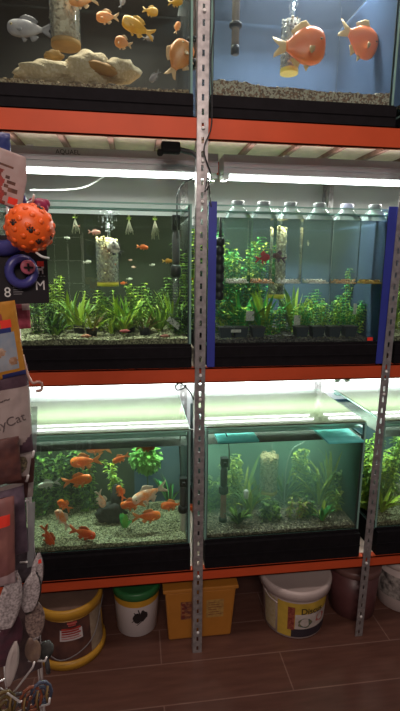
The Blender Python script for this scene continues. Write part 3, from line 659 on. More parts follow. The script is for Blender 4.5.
# ------------------------------------------------------------------ equipment inside tanks
BEAD = voro('filter_beads', [(.62, .55, .26), (.42, .36, .15), (.72, .66, .38), (.30, .24, .11)], 130, .7, .8)
YEL = mat('yellow_base', (.62, .50, .05), .4, var=.1)
CLEARP = glass('clear_plastic', (.93, .96, .95), 1.4, .05, haze=(.8, .85, .85), hz=.10)
BUB = glass('bubbles', (.96, .97, .97), 1.33, 0.02, haze=(.85, .9, .95), hz=.30)
def bead_filter(pos, r, h, label, bubbles=.0, mat_=None, top=None):
    t = empty('bead_filter', pos, label=label, cat='aquarium filter', group='pebble-filled filters'); rr = random.Random(int(pos.x*1000))
    mb = MB().lathe([(r*.85, .012), (r*.93, h*.2), (r*.9, h*.6), (r*.93, h*.96), (r*.4, h)], 14)
    for _ in range(170):
        a = rr.uniform(0, 2*PI); z = rr.uniform(.018, h); q = r*.90
        mb.ball((q*math.cos(a), q*math.sin(a), z), rr.uniform(.0035, .0065), 3)
    mb.build('media', mat_ or BEAD, t)
    MB().lathe([(r*1.02, 0), (r*1.02, .014), (r*.98, .016)], 18).build('base', YEL if r < .046 else mat('ochre_base', (.40, .25, .10), .6, var=.2), t)
    MB().lathe([(r*1.04, .014), (r*1.04, h*.92)], 18, cap=False).build('sleeve', CLEARP, t)
    MB().tube([(r*.2, 0, h*.9), (r*.2, 0, h+.05)], .006, 8).build('riser', CLEARP, t)
    if bubbles:
        mb = MB()
        for _ in range(90):
            s = rr.random(); mb.ball((r*.2+rr.gauss(0, .006+.016*s), rr.gauss(0, .01), h+.02+s*bubbles), rr.uniform(.0012, .0035), 3)
        tag(mb.build('bubbles', BUB, None, None), 'rising air bubbles over the '+label, 'bubbles', kind='stuff').location = pos
    return t
bead_filter(P(66, 47, .20)+Vector((0, 0, 0)), .046, .17, 'pale pebble filter column on the rocks in the top left tank', 0, voro('beads_pale', [(.62, .50, .36), (.48, .36, .24), (.70, .58, .44)], 75))
bead_filter(P(289, 74, .22), .031, .17, 'bubbling filter with yellow base behind the big orange fish', .10, voro('beads_grey', [(.42, .38, .28), (.25, .23, .2), (.55, .5, .4)], 110))
bead_filter(P(108, 286, .22), .038, .17, 'yellow-green pebble filter with bubbles in the planted tank', .07)
bead_filter(P(276, 298, .20), .030, .26, 'tall pebble filter behind the third bottle', .04)
bead_filter(P(268, 492, .24), .038, .17, 'pebble filter in the murky green tank', 0)
TUBEG = mat('heater_tube', (.24, .20, .17), .25, var=.2, scale=50)
def heater(pos, L, r, label, m=TUBEG, name='heater', cupz=(.25, .7)):
    t = empty(name, pos, label=label, cat='heater' if name == 'heater' else 'filter')
    MB().lathe([(r*.5, 0), (r, .006), (r, L*.92), (r*.9, L*.92+.001)], 12).build('tube', m, t)
    MB().lathe([(r*.7, -.004), (r*1.15, .0), (r*1.15, .022), (r, .024)], 12).build('end_cap', BLACK, t)
    MB().lathe([(r*1.15, L*.92), (r*1.2, L), (r*.5, L+.012), (r*.3, L+.02)], 12).build('head', BLACK, t)
    for c in cupz:
        MB().lathe([(r*1.25, 0), (r*1.7, .004), (r*1.7, .012), (r*1.25, .016)], 12, M=Matrix.Translation((0, 0, L*c))).build('clip', BLACK, t)
    return t
def cable(name, pts, r, m, label, cat='cable', n=7):
    return tag(MB().tube(spline(pts, n), r, 6).build(name, m), label, cat)
heater(P(193, 68, .12), .28, .0125, 'grey heater tube with black end at the right of the top left tank')
heater(P(235, 54, .14), .30, .0125, 'brown heater tube with black end left of the big orange fish')
def pump(pos, L, label, tubem):
    """internal filter: black motor head over a clear intake tube"""
    t = empty('internal_filter', pos, label=label, cat='aquarium filter')
    MB().lathe([(.010, 0), (.0115, .004), (.0115, L*.5), (.010, L*.5+.002)], 12).build('intake_tube', tubem, t)
    MB().lathe([(.014, L*.40), (.019, L*.42), (.019, L*.49), (.013, L*.51)], 12).build('collar', BLACK, t)
    MB().lathe([(.011, L*.5), (.014, L*.54), (.014, L*.74), (.011, L*.78), (.011, L*.8)], 12).build('motor', DGREY, t)
    mb = MB(); mb.box((-.014, -.014, L*.8), (.014, .012, L*.93)); mb.box((-.006, -.026, L*.84), (.006, -.014, L*.89))
    mb.build('head', BLACK, t, bevel=.003)
    MB().lathe([(.012, -.006), (.016, -.004), (.016, .012), (.011, .014)], 12).build('foot', BLACK, t)
    return t
pump(P(176, 322, .16), .40, 'black internal filter with clear tube at the right of the planted tank', CLEARP)
pump(P(183, 538, .10), .27, 'black internal filter standing on gravel at the right of the goldfish tank', mat('milky_tube', (.5, .48, .40), .3))
pump(P(223, 520, .12), .28, 'black and brown internal filter at the left of the murky tank', mat('brown_tube', (.30, .16, .12), .5, var=.3))
# black sponge filter beside left blue strip in bottle tank
t = empty('sponge_filter', P(219, 300, .07), label='black ribbed sponge filter beside the left blue strip', cat='aquarium filter')
prof = []; z = 0
for k in range(7): prof += [(.012, z), (.0165, z+.006), (.0165, z+.022), (.012, z+.028)]; z += .030
MB().lathe(prof, 12).build('sponge', BLACK, t); MB().tube([(0, 0, z-.002), (0, 0, z+.06)], .005, 8).build('riser', DGREY, t)
cable('air_hose', [P(284, 505, .2), P(286, 470, .2), P(292, 450, .2), P(303, 443, .2), P(307, 437, .2)], .0028, mat('hose_green', (.35, .5, .4), .3), 'pale green air hose arching in the murky tank', 'hose')
cable('filter_cable', [P(181, 470, .11), P(176, 450, .10), P(162, 436, .08), P(160, 442, .06)][:0] or [P(181, 478, .11), P(180, 440, .09), P(187, 431, .05), P(196, 430, .015), P(203, 428, .012)], .0022, BLACK, 'black cable of the filter leaving the goldfish tank')
cable('filter_cable', [P(160, 441, .12), P(168, 434, .12), P(181, 428, .12), P(196, 430, .12)], .0022, BLACK, 'thin dark cable lying over the goldfish tank')
cable('filter_cable', [P(229, 470, .12), P(229, 448, .11), P(226, 434, .08), P(216, 427, .05), P(205, 427, .02)], .0022, BLACK, 'black cable curving up out of the murky tank at left')
cable('pump_cable', [P(177, 240, .15), P(177, 205, .10), P(178, 193, .08), P(184, 183, .06), P(197, 176, .03)], .0024, DGREY, 'dark cable hanging from the upright into the planted tank')
cable('cable', [P(207, 190, -.012), P(211, 176, -.014), P(204, 150, -.016), P(211, 128, -.014), P(212, 100, -.012), P(211, 60, -.012), P(214, 20, -.012), P(213, -20, -.012)], .0022, BLACK, 'black power cord running down along the centre upright')
cable('cable', [P(205, 192, -.02), P(208, 178, -.02), P(211, 205, -.0), P(213, 206, .015)], .0022, DGREY, 'grey cord ending at the left blue strip')
cable('air_hose', [P(30, 190, .30), P(60, 190, .30), P(85, 187, .30), P(105, 176, .30)], .0030, mat('white_hose', (.85, .85, .85), .4), 'white air hose sagging above the planted tank', 'hose')
cable('cable', [P(186, 384, .02), P(184, 388, .03), P(177, 390, .03), P(176, 385, .03), P(182, 384, .03), P(190, 392, .02), P(194, 400, .015)], .0025, BLACK, 'looped dark cord below the middle beam by the centre upright')
# clamp socket under the top shelf
t = empty('power_adapter', P(172, 149, .03), label='black clamp adapter hanging under the top beam left of the centre upright', cat='adapter')
mb = MB(); mb.box((-.034, -.014, -.014), (.026, .014, .020)); mb.box((-.046, -.009, -.022), (-.028, .009, -.002)); mb.build('body', mat('matt_black', (.01, .01, .01), .8, spec=.1), t, bevel=.006)
MB().tube(spline([(.018, 0, 0), (.04, 0, -.004), (.065, -.01, -.012), (.078, -.02, -.026)], 5), .008, 7).build('arm', BLACK, t)
# wall conduit
mb = MB(); mb.box((.842, .583, 1.10), (.851, .6, 1.82)); mb.box((.856, .583, 1.10), (.865, .6, 1.82)); mb.box((.838, .580, 1.66), (.869, .583, 1.675))
tag(mb.build('wall_conduit', STEEL), 'grey double conduit on the wall behind the bottle tank', 'conduit')
# ------------------------------------------------------------------ bottles with bettas
BOT = glass('bottle_plastic', (.985, .995, .995), 1.06, .05, haze=(.75, .88, .92), hz=.05)
SHO = glass('bottle_shoulder', (.95, .98, .99), 1.3, .08, haze=(.75, .90, .93), hz=.30)
CAPW = mat('cap_white', (.62, .68, .66), .5); CAPG = mat('cap_grey', (.12, .15, .16), .5); CAPB = mat('cap_blue_grey', (.40, .44, .62), .5)
caps = [CAPG, CAPG, CAPG, CAPG, CAPB, CAPG]
grs = [voro('sand_white', [(.85, .8, .72), (.7, .62, .52), (.95, .9, .85)], 140), voro('sand_orange', [(.75, .35, .15), (.85, .6, .4), (.5, .3, .2)], 140), voro('sand_white', [], 1), voro('sand_white', [], 1), voro('sand_orange', [], 1), voro('sand_gold', [(.65, .38, .05), (.45, .25, .04)], 140)]
bl = ['leftmost bottle, standing before the green plant', 'second bottle from the left, with a red fish', 'third bottle from the left, with a dark fish', 'fourth bottle from the left', 'fifth bottle from the left, with bluish cap', 'rightmost bottle, with golden gravel']
by = .092
bxs = [P(px, 283, by).x for px in (236, 261, 287, 315, 342, 369)]
def sq(r, k, n, p=5):
    a = 2*PI*k/n; c, s = math.cos(a), math.sin(a); return r/((abs(c)**p+abs(s)**p)**(1/p))
for i, x in enumerate(bxs):
    t = empty('bottle', (x, by, 1.385), label='clear plastic '+bl[i], cat='bottle', group='fish bottles')
    n = 24; W_ = .0425
    def rings(pr, mb):
        vs = []
        for r, z, p in pr:
            for k in range(n):
                q = sq(r, k, n, p); a = 2*PI*k/n; vs.append((q*math.cos(a), q*math.sin(a), z))
        mb.add(vs, [(j*n+k, j*n+(k+1) % n, (j+1)*n+(k+1) % n, (j+1)*n+k) for j in range(len(pr)-1) for k in range(n)], 0, True)
    mb = MB(); rings([(.038, 0, 5), (W_, .004, 6), (W_, .06, 6), (W_*.985, .063, 6), (W_, .066, 6), (W_, .215, 6)], mb); mb.build('body', BOT, t)
    mb = MB(); rings([(W_, .215, 6), (W_*.99, .220, 5), (.030, .243, 3), (.019, .258, 2), (.017, .268, 2)], mb); mb.build('shoulder', SHO, t)
    MB().lathe([(.0205, .256), (.022, .258), (.022, .272), (.020, .274)], 18).build('cap', caps[i], t)
    MB().lathe([(.019, .2515), (.021, .2515), (.021, .2545), (.019, .2545)], 18).build('neck_ring', CAPW, t)
    rr = random.Random(i); mb = MB()
    for _ in range(60): mb.ball((rr.uniform(-.034, .034), rr.uniform(-.034, .034), rr.uniform(.005, .015)), rr.uniform(.003, .005), 3)
    mb.box((-.036, -.036, .003), (.036, .036, .008))
    tag(mb.build('bottle_gravel', grs[i], None), ('white', 'orange and white', 'pale', 'cream', 'orange', 'golden')[i]+' gravel in the '+('leftmost', 'second', 'third', 'fourth', 'fifth', 'rightmost')[i]+' bottle', 'gravel', 'gravel in the bottles', 'stuff').location = (x, by, 1.385)
fish('betta', P(263, 258, by), .052, 1, 'red long-finned fish in the second bottle', 10, 10, .45, .18, None, 1.5, 'betta', dorsal=.24)
fish('dark', P(279, 257, by), .050, -1, 'dark red long-finned fish in the third bottle', 20, 10, .45, .18, None, 1.5, 'betta', dorsal=.24)
fish('white', P(308, 243, by), .02, 1, 'small pale fish hanging in the fourth bottle', -80, 0, .3, .2, None, 1, 'tropical_fish')
# pots row on the floor of the bottle tank
POTR = mat('ribbed_pot', (.035, .05, .06), .5)
for i, px in enumerate((225, 240, 257, 300, 316, 332, 348)):
    q = G(px, .085, 1.197); t = empty('plant_basket', q, label='dark ribbed plant basket, '+('leftmost', 'second from left', 'third from left', 'below the label holder', 'centre right', 'second from right', 'rightmost')[i]+' on the bottle tank floor', cat='pot', group='plant baskets')
    a, b2, h = .018, .023, .036
    vs = [(-a, -a, 0), (a, -a, 0), (a, a, 0), (-a, a, 0), (-b2, -b2, h), (b2, -b2, h), (b2, b2, h), (-b2, b2, h)]
    mb = MB().add(vs, [(3, 2, 1, 0), (0, 1, 5, 4), (1, 2, 6, 5), (2, 3, 7, 6), (3, 0, 4, 7)])
    for k in range(5):
        s = -.8+.4*k; mb.add([(s*a-.001, -a-.001, .003), (s*a+.001, -a-.001, .003), (s*b2+.001, -b2-.001, h), (s*b2-.001, -b2-.001, h)], [(0, 1, 2, 3)])
    mb.build('basket', POTR, t)
    mb = MB().box((-b2-.002, -b2-.002, h), (b2+.002, b2+.002, h+.003)); mb.build('rim', DGREY, t)
PAPER = mat('white_tag', (.70, .72, .66), .6, col2=(.40, .42, .40), scale=220)
for i, (px, py, w_, h_, rz, lab) in enumerate(((250, 316, .030, .034, 0, 'white speckled label behind the left baskets'), (297, 322, .024, .048, 0, 'tall white label holder in the middle of the bottle tank'), (236, 331, .035, .010, 0, 'white flat tag lying in front of the left baskets'), (355, 309, .012, .04, 0, 'thin pale label standing in the right plants'))):
    c = P(px, py, .115 if i != 2 else .05); mb = MB().box((-w_/2, -.001, -h_/2), (w_/2, .001, h_/2))
    tag(mb.build('label_tag', PAPER), lab, 'label').location = c
tag(MB().box((-.010, -.001, -.006), (.010, .001, .006)).build('sticker', mat('red_sticker', (.85, .04, .02), .5)), 'small red sticker at the bottom right corner of the bottle tank', 'sticker').location = P(370, 339, .0285)
tag(MB().ball((0, 0, 0), .011, 8, 0, (1.2, .8, .8), .3).build('stone', mat('white_stone', (.6, .6, .55), .8, var=.2)), 'white stone on the floor of the bottle tank', 'stone').location = P(338, 341, .05)
# tilted card in planted tank
o = tag(MB().box((-.026, -.001, -.010), (.026, .001, .010)).build('name_card', PAPER), 'pale tilted card leaning by the plants at the right of the planted tank', 'card'); o.location = P(174, 323, .10); o.rotation_euler = (0, math.radians(38), 0)
# pink stones on gravel in planted tank
for i, (px, py, c) in enumerate(((86, 336, (.45, .2, .12)), (125, 331, (.4, .08, .08)), (165, 336, (.30, .10, .08)))):
    tag(MB().ball((0, 0, 0), .010, 7, 0, (1.6, 1, .6), .4).build('stone', mat('reddish_stone_%d' % i, c, .8, var=.3)), ('brown stone by the largest swordplant', 'dark red stone between the pots', 'dull red stone below the tilted card')[i], 'stone').location = P(px, py, .06)
# stones in top-left tank
PALE = voro('pale_limestone', [(.60, .49, .33), (.54, .43, .28), (.66, .55, .40), (.57, .46, .30)], 160, .8, .5)
def rock(px, py, y, sx, sy, sz, label, m=PALE, nz=.25, r=1):
    return MB, tag(MB().ball((0, 0, 0), r, 18, 0, (sx, sy, sz), nz).build('rock', m), label, 'rock')
def mkrock(px, py, y, sx, sy, sz, label, m=PALE, nz=.25):
    o = tag(MB().ball((0, 0, 0), 1, 16, 0, (sx, sy, sz), nz).build('rock', m), label, 'rock'); o.location = P(px, py, y); return o
mkrock(48, 75, .13, .100, .06, .036, 'flat pale pebbled rock at the left on the brown gravel')
mkrock(118, 72, .14, .070, .05, .034, 'pale rounded rock with brown tip right of the cave rock')
t = empty('cave_rock', P(90, 70, .13), label='pale domed cave rock with an ochre hollow', cat='rock')
MB().ball((0, 0, 0), 1, 18, 0, (.080, .05, .050), .22).build('shell', PALE, t)
mb = MB(); mb.ball((.035, -.036, -.006), 1, 12, 0, (.052, .018, .018), .15, Matrix.Rotation(.2, 3, 'Y'))
mb.build('hollow', mat('ochre_inside', (.46, .23, .06), .7, var=.3, scale=20), t)
mkrock(54, 56, .16, .03, .02, .016, 'ochre piece of wood leaning at the filter base', mat('ochre_wood', (.42, .24, .07), .7, var=.3))
# floating things near surface
for i, (px, py) in enumerate(((129, 229), (155, 232), (75, 228))):
    q = P(px, py-8, .16); t = empty('floating_plant', (q.x, .16, 1.598), label=('small pale floating plant near the pebble filter', 'floating plant with long pale roots left of the filter cable', 'tiny floating plant at the left surface')[i], cat='plant', group='floating plants')
    mb = MB(); rt = MB()
    for k in range(8): a = k*.8; blade(mb, (0, 0, 0), (math.cos(a), math.sin(a), .2), .009, .006, .4, 0, 3)
    for k in range(12):
        a = k*1.3; rt.tube([(0, 0, 0), (.006*math.cos(a), .006*math.sin(a), -.02), (.014*math.cos(a), .01*math.sin(a), -.04-.025*((k*7) % 3)/2*(1 if i == 1 else .4))], .0009, 4)
    mb.build('leaves', LG, t); rt.build('roots', mat('pale_root', (.6, .58, .45), .7), t)
# turquoise floats in murky tank
TQ = mat('turquoise_foam', (.12, .62, .60), .6, var=.15, scale=30)
for px, py, sx, sy, lab in ((236, 437, .075, .05, 'turquoise foam sheet floating at the left of the murky tank'), (336, 434, .068, .09, 'square turquoise foam sheet floating at the right of the murky tank')):
    d = ray(px, py); q = CAM + d*((.823-CAM.z)/d.z)
    tag(MB().box((-sx, -sy, 0), (sx, sy, .008)).build('foam_sheet', TQ, bevel=.002), lab, 'foam sheet').location = (q.x, min(q.y, .40), .8205)
# glass panes leaning / white filter cup under goldfish tank top-left
for px, py, lab in ((246, 498, 'white plastic holder left of the pebble filter in the murky tank'), (262, 520, 'pale stone at the foot of the murky tank filter')):
    mb = MB(); mb.lathe([(.008, 0), (.010, .004), (.010, .03), (.006, .034)], 10)
    tag(mb.build('plastic_holder', mat('greyish_white', (.55, .58, .52), .6, var=.2)), lab, 'holder').location = P(px, py, .14)
# ------------------------------------------------------------------ buckets below
def ring(r0, r1, z0, z1, n=40): return [(r0, z0), (r1, z0), (r1, z1), (r0, z1)]
YB = mat('bucket_yellow', (.62, .33, .035), .4, var=.08); PIC = mat('bucket_picture', (.16, .07, .05), .45, col2=(.06, .03, .03), scale=14)
def arc_panel(mb, r0, r1, z0, z1, a0, a1, mi=0, n=12, off=.0008):
    vs = []
    for i in range(n+1):
        a = math.radians(a0+(a1-a0)*i/n)
        for (r, z) in ((r0+off, z0), (r1+off, z1)): vs.append((r*math.sin(a), -r*math.cos(a), z))
    mb.add(vs, [(i*2, (i+1)*2, (i+1)*2+1, i*2+1) for i in range(n)], mi, True)
def arc_text(strs, R_, m, parent, name='lettering'):
    """words wrapped round a drum: (text, size, angle deg, z)"""
    mb = MB()
    for s_, size, a0, z in strs:
        c = bpy.data.curves.new('t', 'FONT'); c.body = s_; c.size = size; c.align_x = 'CENTER'; c.offset = size*.012
        t_ = bpy.data.objects.new('t', c); COL.objects.link(t_); bpy.context.view_layer.update()
        me = bpy.data.meshes.new_from_object(t_.evaluated_get(bpy.context.evaluated_depsgraph_get()))
        vs = []
        for v in me.vertices:
            a = math.radians(a0)+v.co.x/R_; rr = R_+.0022; vs.append((rr*math.sin(a), -rr*math.cos(a), z+v.co.y))
        mb.add(vs, [tuple(p.vertices) for p in me.polygons])
        bpy.data.objects.remove(t_); bpy.data.curves.remove(c); bpy.data.meshes.remove(me)
    return mb.build(name, m, parent)
LBL = mat('label_white', (.62, .56, .55), .5); INK = mat('ink_black', (.02, .015, .015), .5); INKR = mat('ink_red', (.35, .03, .02), .5)
# 1: brown and yellow
t = empty('bucket', (-.272, .105, 0), label='brown and yellow bucket with white label at the left', cat='bucket', group='food buckets')
R0, R1 = .126, .118
MB().lathe([(R0-.006, .004), (R0-.003, .03), (R1-.004, .215), (R1-.01, .215)], 40).build('body', YB, t)
mb = MB(); arc_panel(mb, R0-.003, R1-.0022, .034, .190, -85, 45, n=20); mb.build('picture_wrap', PIC, t)
mb = MB(); arc_panel(mb, R0-.003, R1-.0022, .034, .190, 45, 80); mb.build('side_wrap', mat('wrap_beige', (.42, .34, .24), .5, col2=(.34, .26, .18), scale=60), t)
mb = MB(); arc_panel(mb, R0-.003, R1-.004, .118, .172, -9, 29, off=.0016); mb.build('label', LBL, t)
mb = MB()
for k in range(5): arc_panel(mb, R0-.003, R1-.004, .126+.009*k, .128+.009*k, -6, 26-3*(k % 2), off=.0022)
mb.build('label_print', INKR, t)
MB().lathe([(R0-.002, .0), (R0+.006, .002), (R0+.006, .022), (R0-.002, .030)], 40).build('foot_ring', YB, t)
MB().lathe([(R1-.003, .196), (R1+.007, .200), (R1+.008, .232), (R1, .238), (R1-.006, .232)], 40, cap=False).build('rim', YB, t)
MB().lathe([(R1-.002, .226), (R1-.01, .230), (.001, .231)], 40).build('lid', mat('lid_smoky', (.20, .13, .10), .4, var=.2), t)
mb = MB()
for a0, a1, z_ in ((4, 20, .186), (6, 18, .178)): arc_panel(mb, R0-.003, R1-.0022, z_, z_+.004, a0, a1, off=.003)
mb.build('printed_line', INKR, t)
MB().tube(spline([(-R1-.008, 0, .2), (-.10, -.09, .12), (-.02, -R1-.016, .05), (.09, -.105, .10), (R1+.008, 0, .2)], 6), .0022, 6).build('handle', mat('handle_grey', (.2, .18, .18), .5), t)
# 2: green-lidded
t = empty('bucket', (-.018, .178, 0), label='small white and yellow bucket with a green lid', cat='bucket', group='food buckets')
MB().lathe([(.078, 0), (.082, .004), (.090, .15), (.091, .17)], 36).build('body', LBL, t)
mb = MB(); arc_panel(mb, .0895, .091, .140, .172, -100, 100, n=24); mb.build('yellow_band', YB, t)
mb = MB(); arc_panel(mb, .0895, .0895, .0, .0001, 0, 1)
mb = MB()
n_ = 14
for (a, z, rx, rz_) in ((6, .092, 17, .020), (18, .100, 10, .022)):
    vs = [(a+rx*math.cos(2*PI*k/n_), z+rz_*math.sin(2*PI*k/n_)*(1+.3*math.cos(3*2*PI*k/n_))) for k in range(n_)]
    mb.add([(.0892*math.sin(math.radians(q)), -.0892*math.cos(math.radians(q)), zz) for q, zz in vs], [tuple(range(n_))])
for a0, z0, a1, z1 in ((-8, .118, 4, .085), (-2, .062, 14, .080), (-14, .075, 2, .096), (2, .13, 8, .10)):
    vs = [(a0, z0), (a0+3, z0), (a1+3, z1), (a1, z1)]
    mb.add([(.0900*math.sin(math.radians(q)), -.0900*math.cos(math.radians(q)), zz) for q, zz in vs], [(0, 1, 2, 3)])
mb.build('printed_mark', INK, t)
MB().lathe([(.091, .168), (.097, .172), (.098, .196), (.093, .204), (.083, .200), (.001, .200)], 36).build('lid', mat('lid_green', (.03, .17, .05), .4, var=.1), t)
# 3: orange box tub
t = empty('storage_tub', (.228, .150, 0), label='square orange plastic tub behind the centre upright', cat='tub', group='food buckets')
OB = mat('tub_orange', (.50, .20, .03), .42, var=.08)
def tub(w0, w1, d0, d1, z0, z1, mb):
    vs = [(-w0, -d0, z0), (w0, -d0, z0), (w0, d0, z0), (-w0, d0, z0), (-w1, -d1, z1), (w1, -d1, z1), (w1, d1, z1), (-w1, d1, z1)]
    return mb.add(vs, [(3, 2, 1, 0), (0, 1, 5, 4), (1, 2, 6, 5), (2, 3, 7, 6), (3, 0, 4, 7), (4, 5, 6, 7)])
tub(.124, .138, .085, .098, 0, .222, MB()).build('body', OB, t, bevel=.008)
tub(.146, .146, .106, .106, .222, .238, MB()).build('lid', OB, t, bevel=.004)
LBT = mat('label_tan', (.50, .30, .08), .6, col2=(.36, .20, .06), scale=90)
def slope(z): return -.085-(.013)*z/.222
for nm, xa, xb, m in (('label', -.078, -.004, mat('label_brown', (.40, .18, .07), .6, col2=(.12, .03, .03), scale=70)), ('label', .022, .090, LBT)):
    z0, z1 = .095, .176
    MB().add([(xa, slope(z0)-.0012, z0), (xb, slope(z0)-.0012, z0), (xb, slope(z1)-.0012, z1), (xa, slope(z1)-.0012, z1)], [(0, 1, 2, 3)]).build(nm, m, t, solid=.0008)
for side in (0, 1):
  mb = MB()
  for k in range(6):
    z = .108+.011*k
    for xa, xb in (((-.055, -.012), (.030, .082-.01*(k % 3)))[side],): mb.add([(xa, slope(z)-.0022, z), (xb, slope(z)-.0022, z), (xb, slope(z)-.0022, z+.002), (xa, slope(z)-.0022, z+.002)], [(0, 1, 2, 3)])
  for k in range(4 if side == 0 else 0): z = .105+.018*k; mb.add([(-.074, slope(z)-.0022, z), (-.062, slope(z)-.0022, z), (-.062, slope(z)-.0022, z+.010), (-.074, slope(z)-.0022, z+.010)], [(0, 1, 2, 3)])
  mb.build('label_print', mat('print_maroon', (.18, .03, .02), .6), t)
# 4: Discus bucket
t = empty('bucket', (.628, .128, 0), label='large cream bucket with yellow picture label reading Discus', cat='bucket', group='food buckets')
WB = mat('bucket_cream', (.56, .47, .44), .4, var=.04)
MB().lathe([(.115, 0), (.121, .004), (.133, .195), (.133, .20)], 44).build('body', WB, t)
def rz(z): return .121+.012*z/.195
def pan(nm, z0, z1, a0, a1, m, off=.0008):
    mb = MB(); arc_panel(mb, rz(z0), rz(z1), z0, z1, a0, a1, off=off, n=18); return mb.build(nm, m, t)
pan('label', .012, .168, -48, 62, mat('label_yellow', (.62, .42, .06), .5, var=.15, scale=30))
pan('label_field', .050, .118, -16, 56, mat('label_pale', (.60, .54, .50), .5, col2=(.46, .40, .36), scale=30), .0014)
pan('label_band', .012, .050, -22, 60, mat('label_navy', (.03, .025, .035), .5), .0014)
pan('label_stripe', .045, .150, -29, -17, mat('label_maroon', (.16, .02, .02), .5, col2=(.35, .1, .06), scale=120), .0014)
pan('side_label', .02, .165, -80, -52, mat('label_side', (.52, .44, .28), .5, col2=(.45, .36, .18), scale=90), .0012)
def disc(a, z, ra, rzz, m, nm, off=.002):
    vs = []
    for k in range(20):
        q = 2*PI*k/20; aa = math.radians(a+ra*math.cos(q)*(1+.12*math.cos(5*q))); zz = z+rzz*math.sin(q)*(1+.1*math.sin(4*q)); r = rz(zz)+off
        vs.append((r*math.sin(aa), -r*math.cos(aa), zz))
    MB().add(vs, [tuple(range(20))]).build(nm, m, t)
disc(2, .078, 13, .022, mat('print_teal_fish', (.03, .09, .10), .5, col2=(.20, .18, .08), scale=80), 'printed_fish')
disc(34, .088, 11, .020, mat('print_red_fish', (.40, .05, .05), .5, col2=(.5, .25, .2), scale=80), 'printed_fish')
arc_text([('Discus', .036, 14, .122)], .131, INK, t)
MB().lathe([(.132, .182), (.146, .186), (.148, .216), (.143, .228), (.132, .222), (.001, .222)], 44).build('lid', WB, t)
MB().tube(spline([(-.143, 0, .19), (-.13, -.07, .172), (-.105, -.108, .165)], 6), .0025, 6).build('handle', WB, t)
# 5: dark maroon, 6: white/dark at right
t = empty('bucket', (.905, .16, 0), label='dark maroon bucket behind the right upright', cat='bucket', group='food buckets')
MB().lathe([(.088, 0), (.093, .004), (.102, .20)], 36).build('body', mat('maroon_plastic', (.13, .05, .05), .4, var=.2), t)
MB().lathe([(.102, .196), (.108, .200), (.108, .222), (.10, .228), (.001, .224)], 36).build('lid', mat('maroon_lid', (.16, .08, .07), .4), t)
t = empty('bucket', (1.145, .18, 0), label='pale bucket with dark label at the right edge', cat='bucket', group='food buckets')
MB().lathe([(.10, 0), (.104, .004), (.112, .20)], 36).build('body', WB, t)
mb = MB(); arc_panel(mb, .1075, .1105, .06, .165, -85, 20, n=16); mb.build('label', mat('label_dark_grey', (.08, .07, .07), .5, col2=(.5, .46, .42), scale=40), t)
MB().lathe([(.112, .196), (.118, .200), (.118, .222), (.11, .228), (.001, .224)], 36).build('lid', WB, t)
# ------------------------------------------------------------------ display stand with pet products
TH = math.radians(27); NV = Vector((math.sin(TH), -math.cos(TH), 0)); UV = Vector((math.cos(TH), math.sin(TH), 0)); P0 = Vector((-.26, -.58, 0))
def SP(px, py, d):
    r = ray(px, py); t_ = (NV.dot(P0)+d-NV.dot(CAM))/NV.dot(r); return CAM+r*t_
WIRE = mat('white_wire', (.80, .76, .75), .35, .2)
st = empty('display_stand', (P0.x-.3*UV.x, P0.y-.3*UV.y, 0), (0, 0, TH), 'white wire display stand hung with pet products at the left', 'display stand')
RE = UV.dot(SP(40, 650, 0)-P0)+.3
for s in (-.34, RE): MB().tube([(s, 0, .02), (s, 0, 1.58)], .0035, 8).build('post', WIRE, st)
for s in (-.34, RE-.02): MB().tube([(s, -.16, .012), (s, .02, .012), (s, .12, .012)], .009, 8).build('foot', WIRE, st)
mb = MB()
for k in range(16): mb.tube([(-.34, 0, .06+.1*k), (RE, 0, .06+.1*k)], .0022, 5)
for k in range(int((RE+.3)/.07)+1): mb.tube([(-.30+.07*k, .003, .06), (-.30+.07*k, .003, 1.57)], .0022, 5)
mb.build('wire_grid', WIRE, st)
def hook(p0, p1, label, up=.012, d1=.05):
    a = SP(*p0, .004); b = SP(*p1, d1)
    pts = [a, a.lerp(b, .5), b, b+(b-a).normalized()*.012+Vector((0, 0, up))]
    return tag(MB().tube(pts, .0020, 6).build('wire_hook', WIRE, None, loc=a), label, 'hook', 'wire hooks of the stand')
PM = lambda n, c, c2=None, sc=60: mat(n, c, .45, col2=c2, scale=sc)
def pouch(name, px, py, d, w, h, t_, mats, design, label, cat, tilt=0., shape=None, yaw=0., nx=36, ny=48, parent=None):
    """hanging pack: pillowed sheet, both sides; design(u,v)->material index; shape(v)->half width factor"""
    o = empty(name, SP(px, py, d), label=label, cat=cat)
    o.rotation_euler = (Matrix.Rotation(TH+math.radians(yaw), 4, 'Z') @ Matrix.Rotation(math.radians(tilt), 4, 'Y')).to_euler()
    mb = MB()
    for s in (-1, 1):
        vs = []
        for j in range(ny+1):
            for i in range(nx+1):
                u = i/nx; v = j/ny; hw = w/2*(shape(v) if shape else 1)
                e = max(0, min(u, 1-u))*2; f = max(0, min(v, 1-v))*2
                th = t_*(min(1, e*2.2)**.5)*(min(1, f*2.6)**.5)
                wr = .06*t_*noise.noise(Vector((u*6, v*7, px*.1)))
                vs.append(((u-.5)*2*hw, s*(th/2+.0004)+wr*(s), (v-.5)*h))
        fs = []; mi_ = []
        for j in range(ny):
            for i in range(nx):
                q = (j*(nx+1)+i, j*(nx+1)+i+1, (j+1)*(nx+1)+i+1, (j+1)*(nx+1)+i)
                mb.add([], []); fs.append(q if s < 0 else q[::-1]); mi_.append(design((i+.5)/nx, (j+.5)/ny))
        off = len(mb.v); mb.v += vs
        for q, m_ in zip(fs, mi_): mb.f.append(tuple(a+off for a in q)); mb.m.append(m_); mb.sm.append(True)
    mb.build('pack', mats, o)
    return o
CARDW = PM('card_pinkish', (.48, .38, .36), (.42, .30, .28), 40); PRINT = PM('print_dark', (.07, .035, .03), (.20, .08, .05), 60)
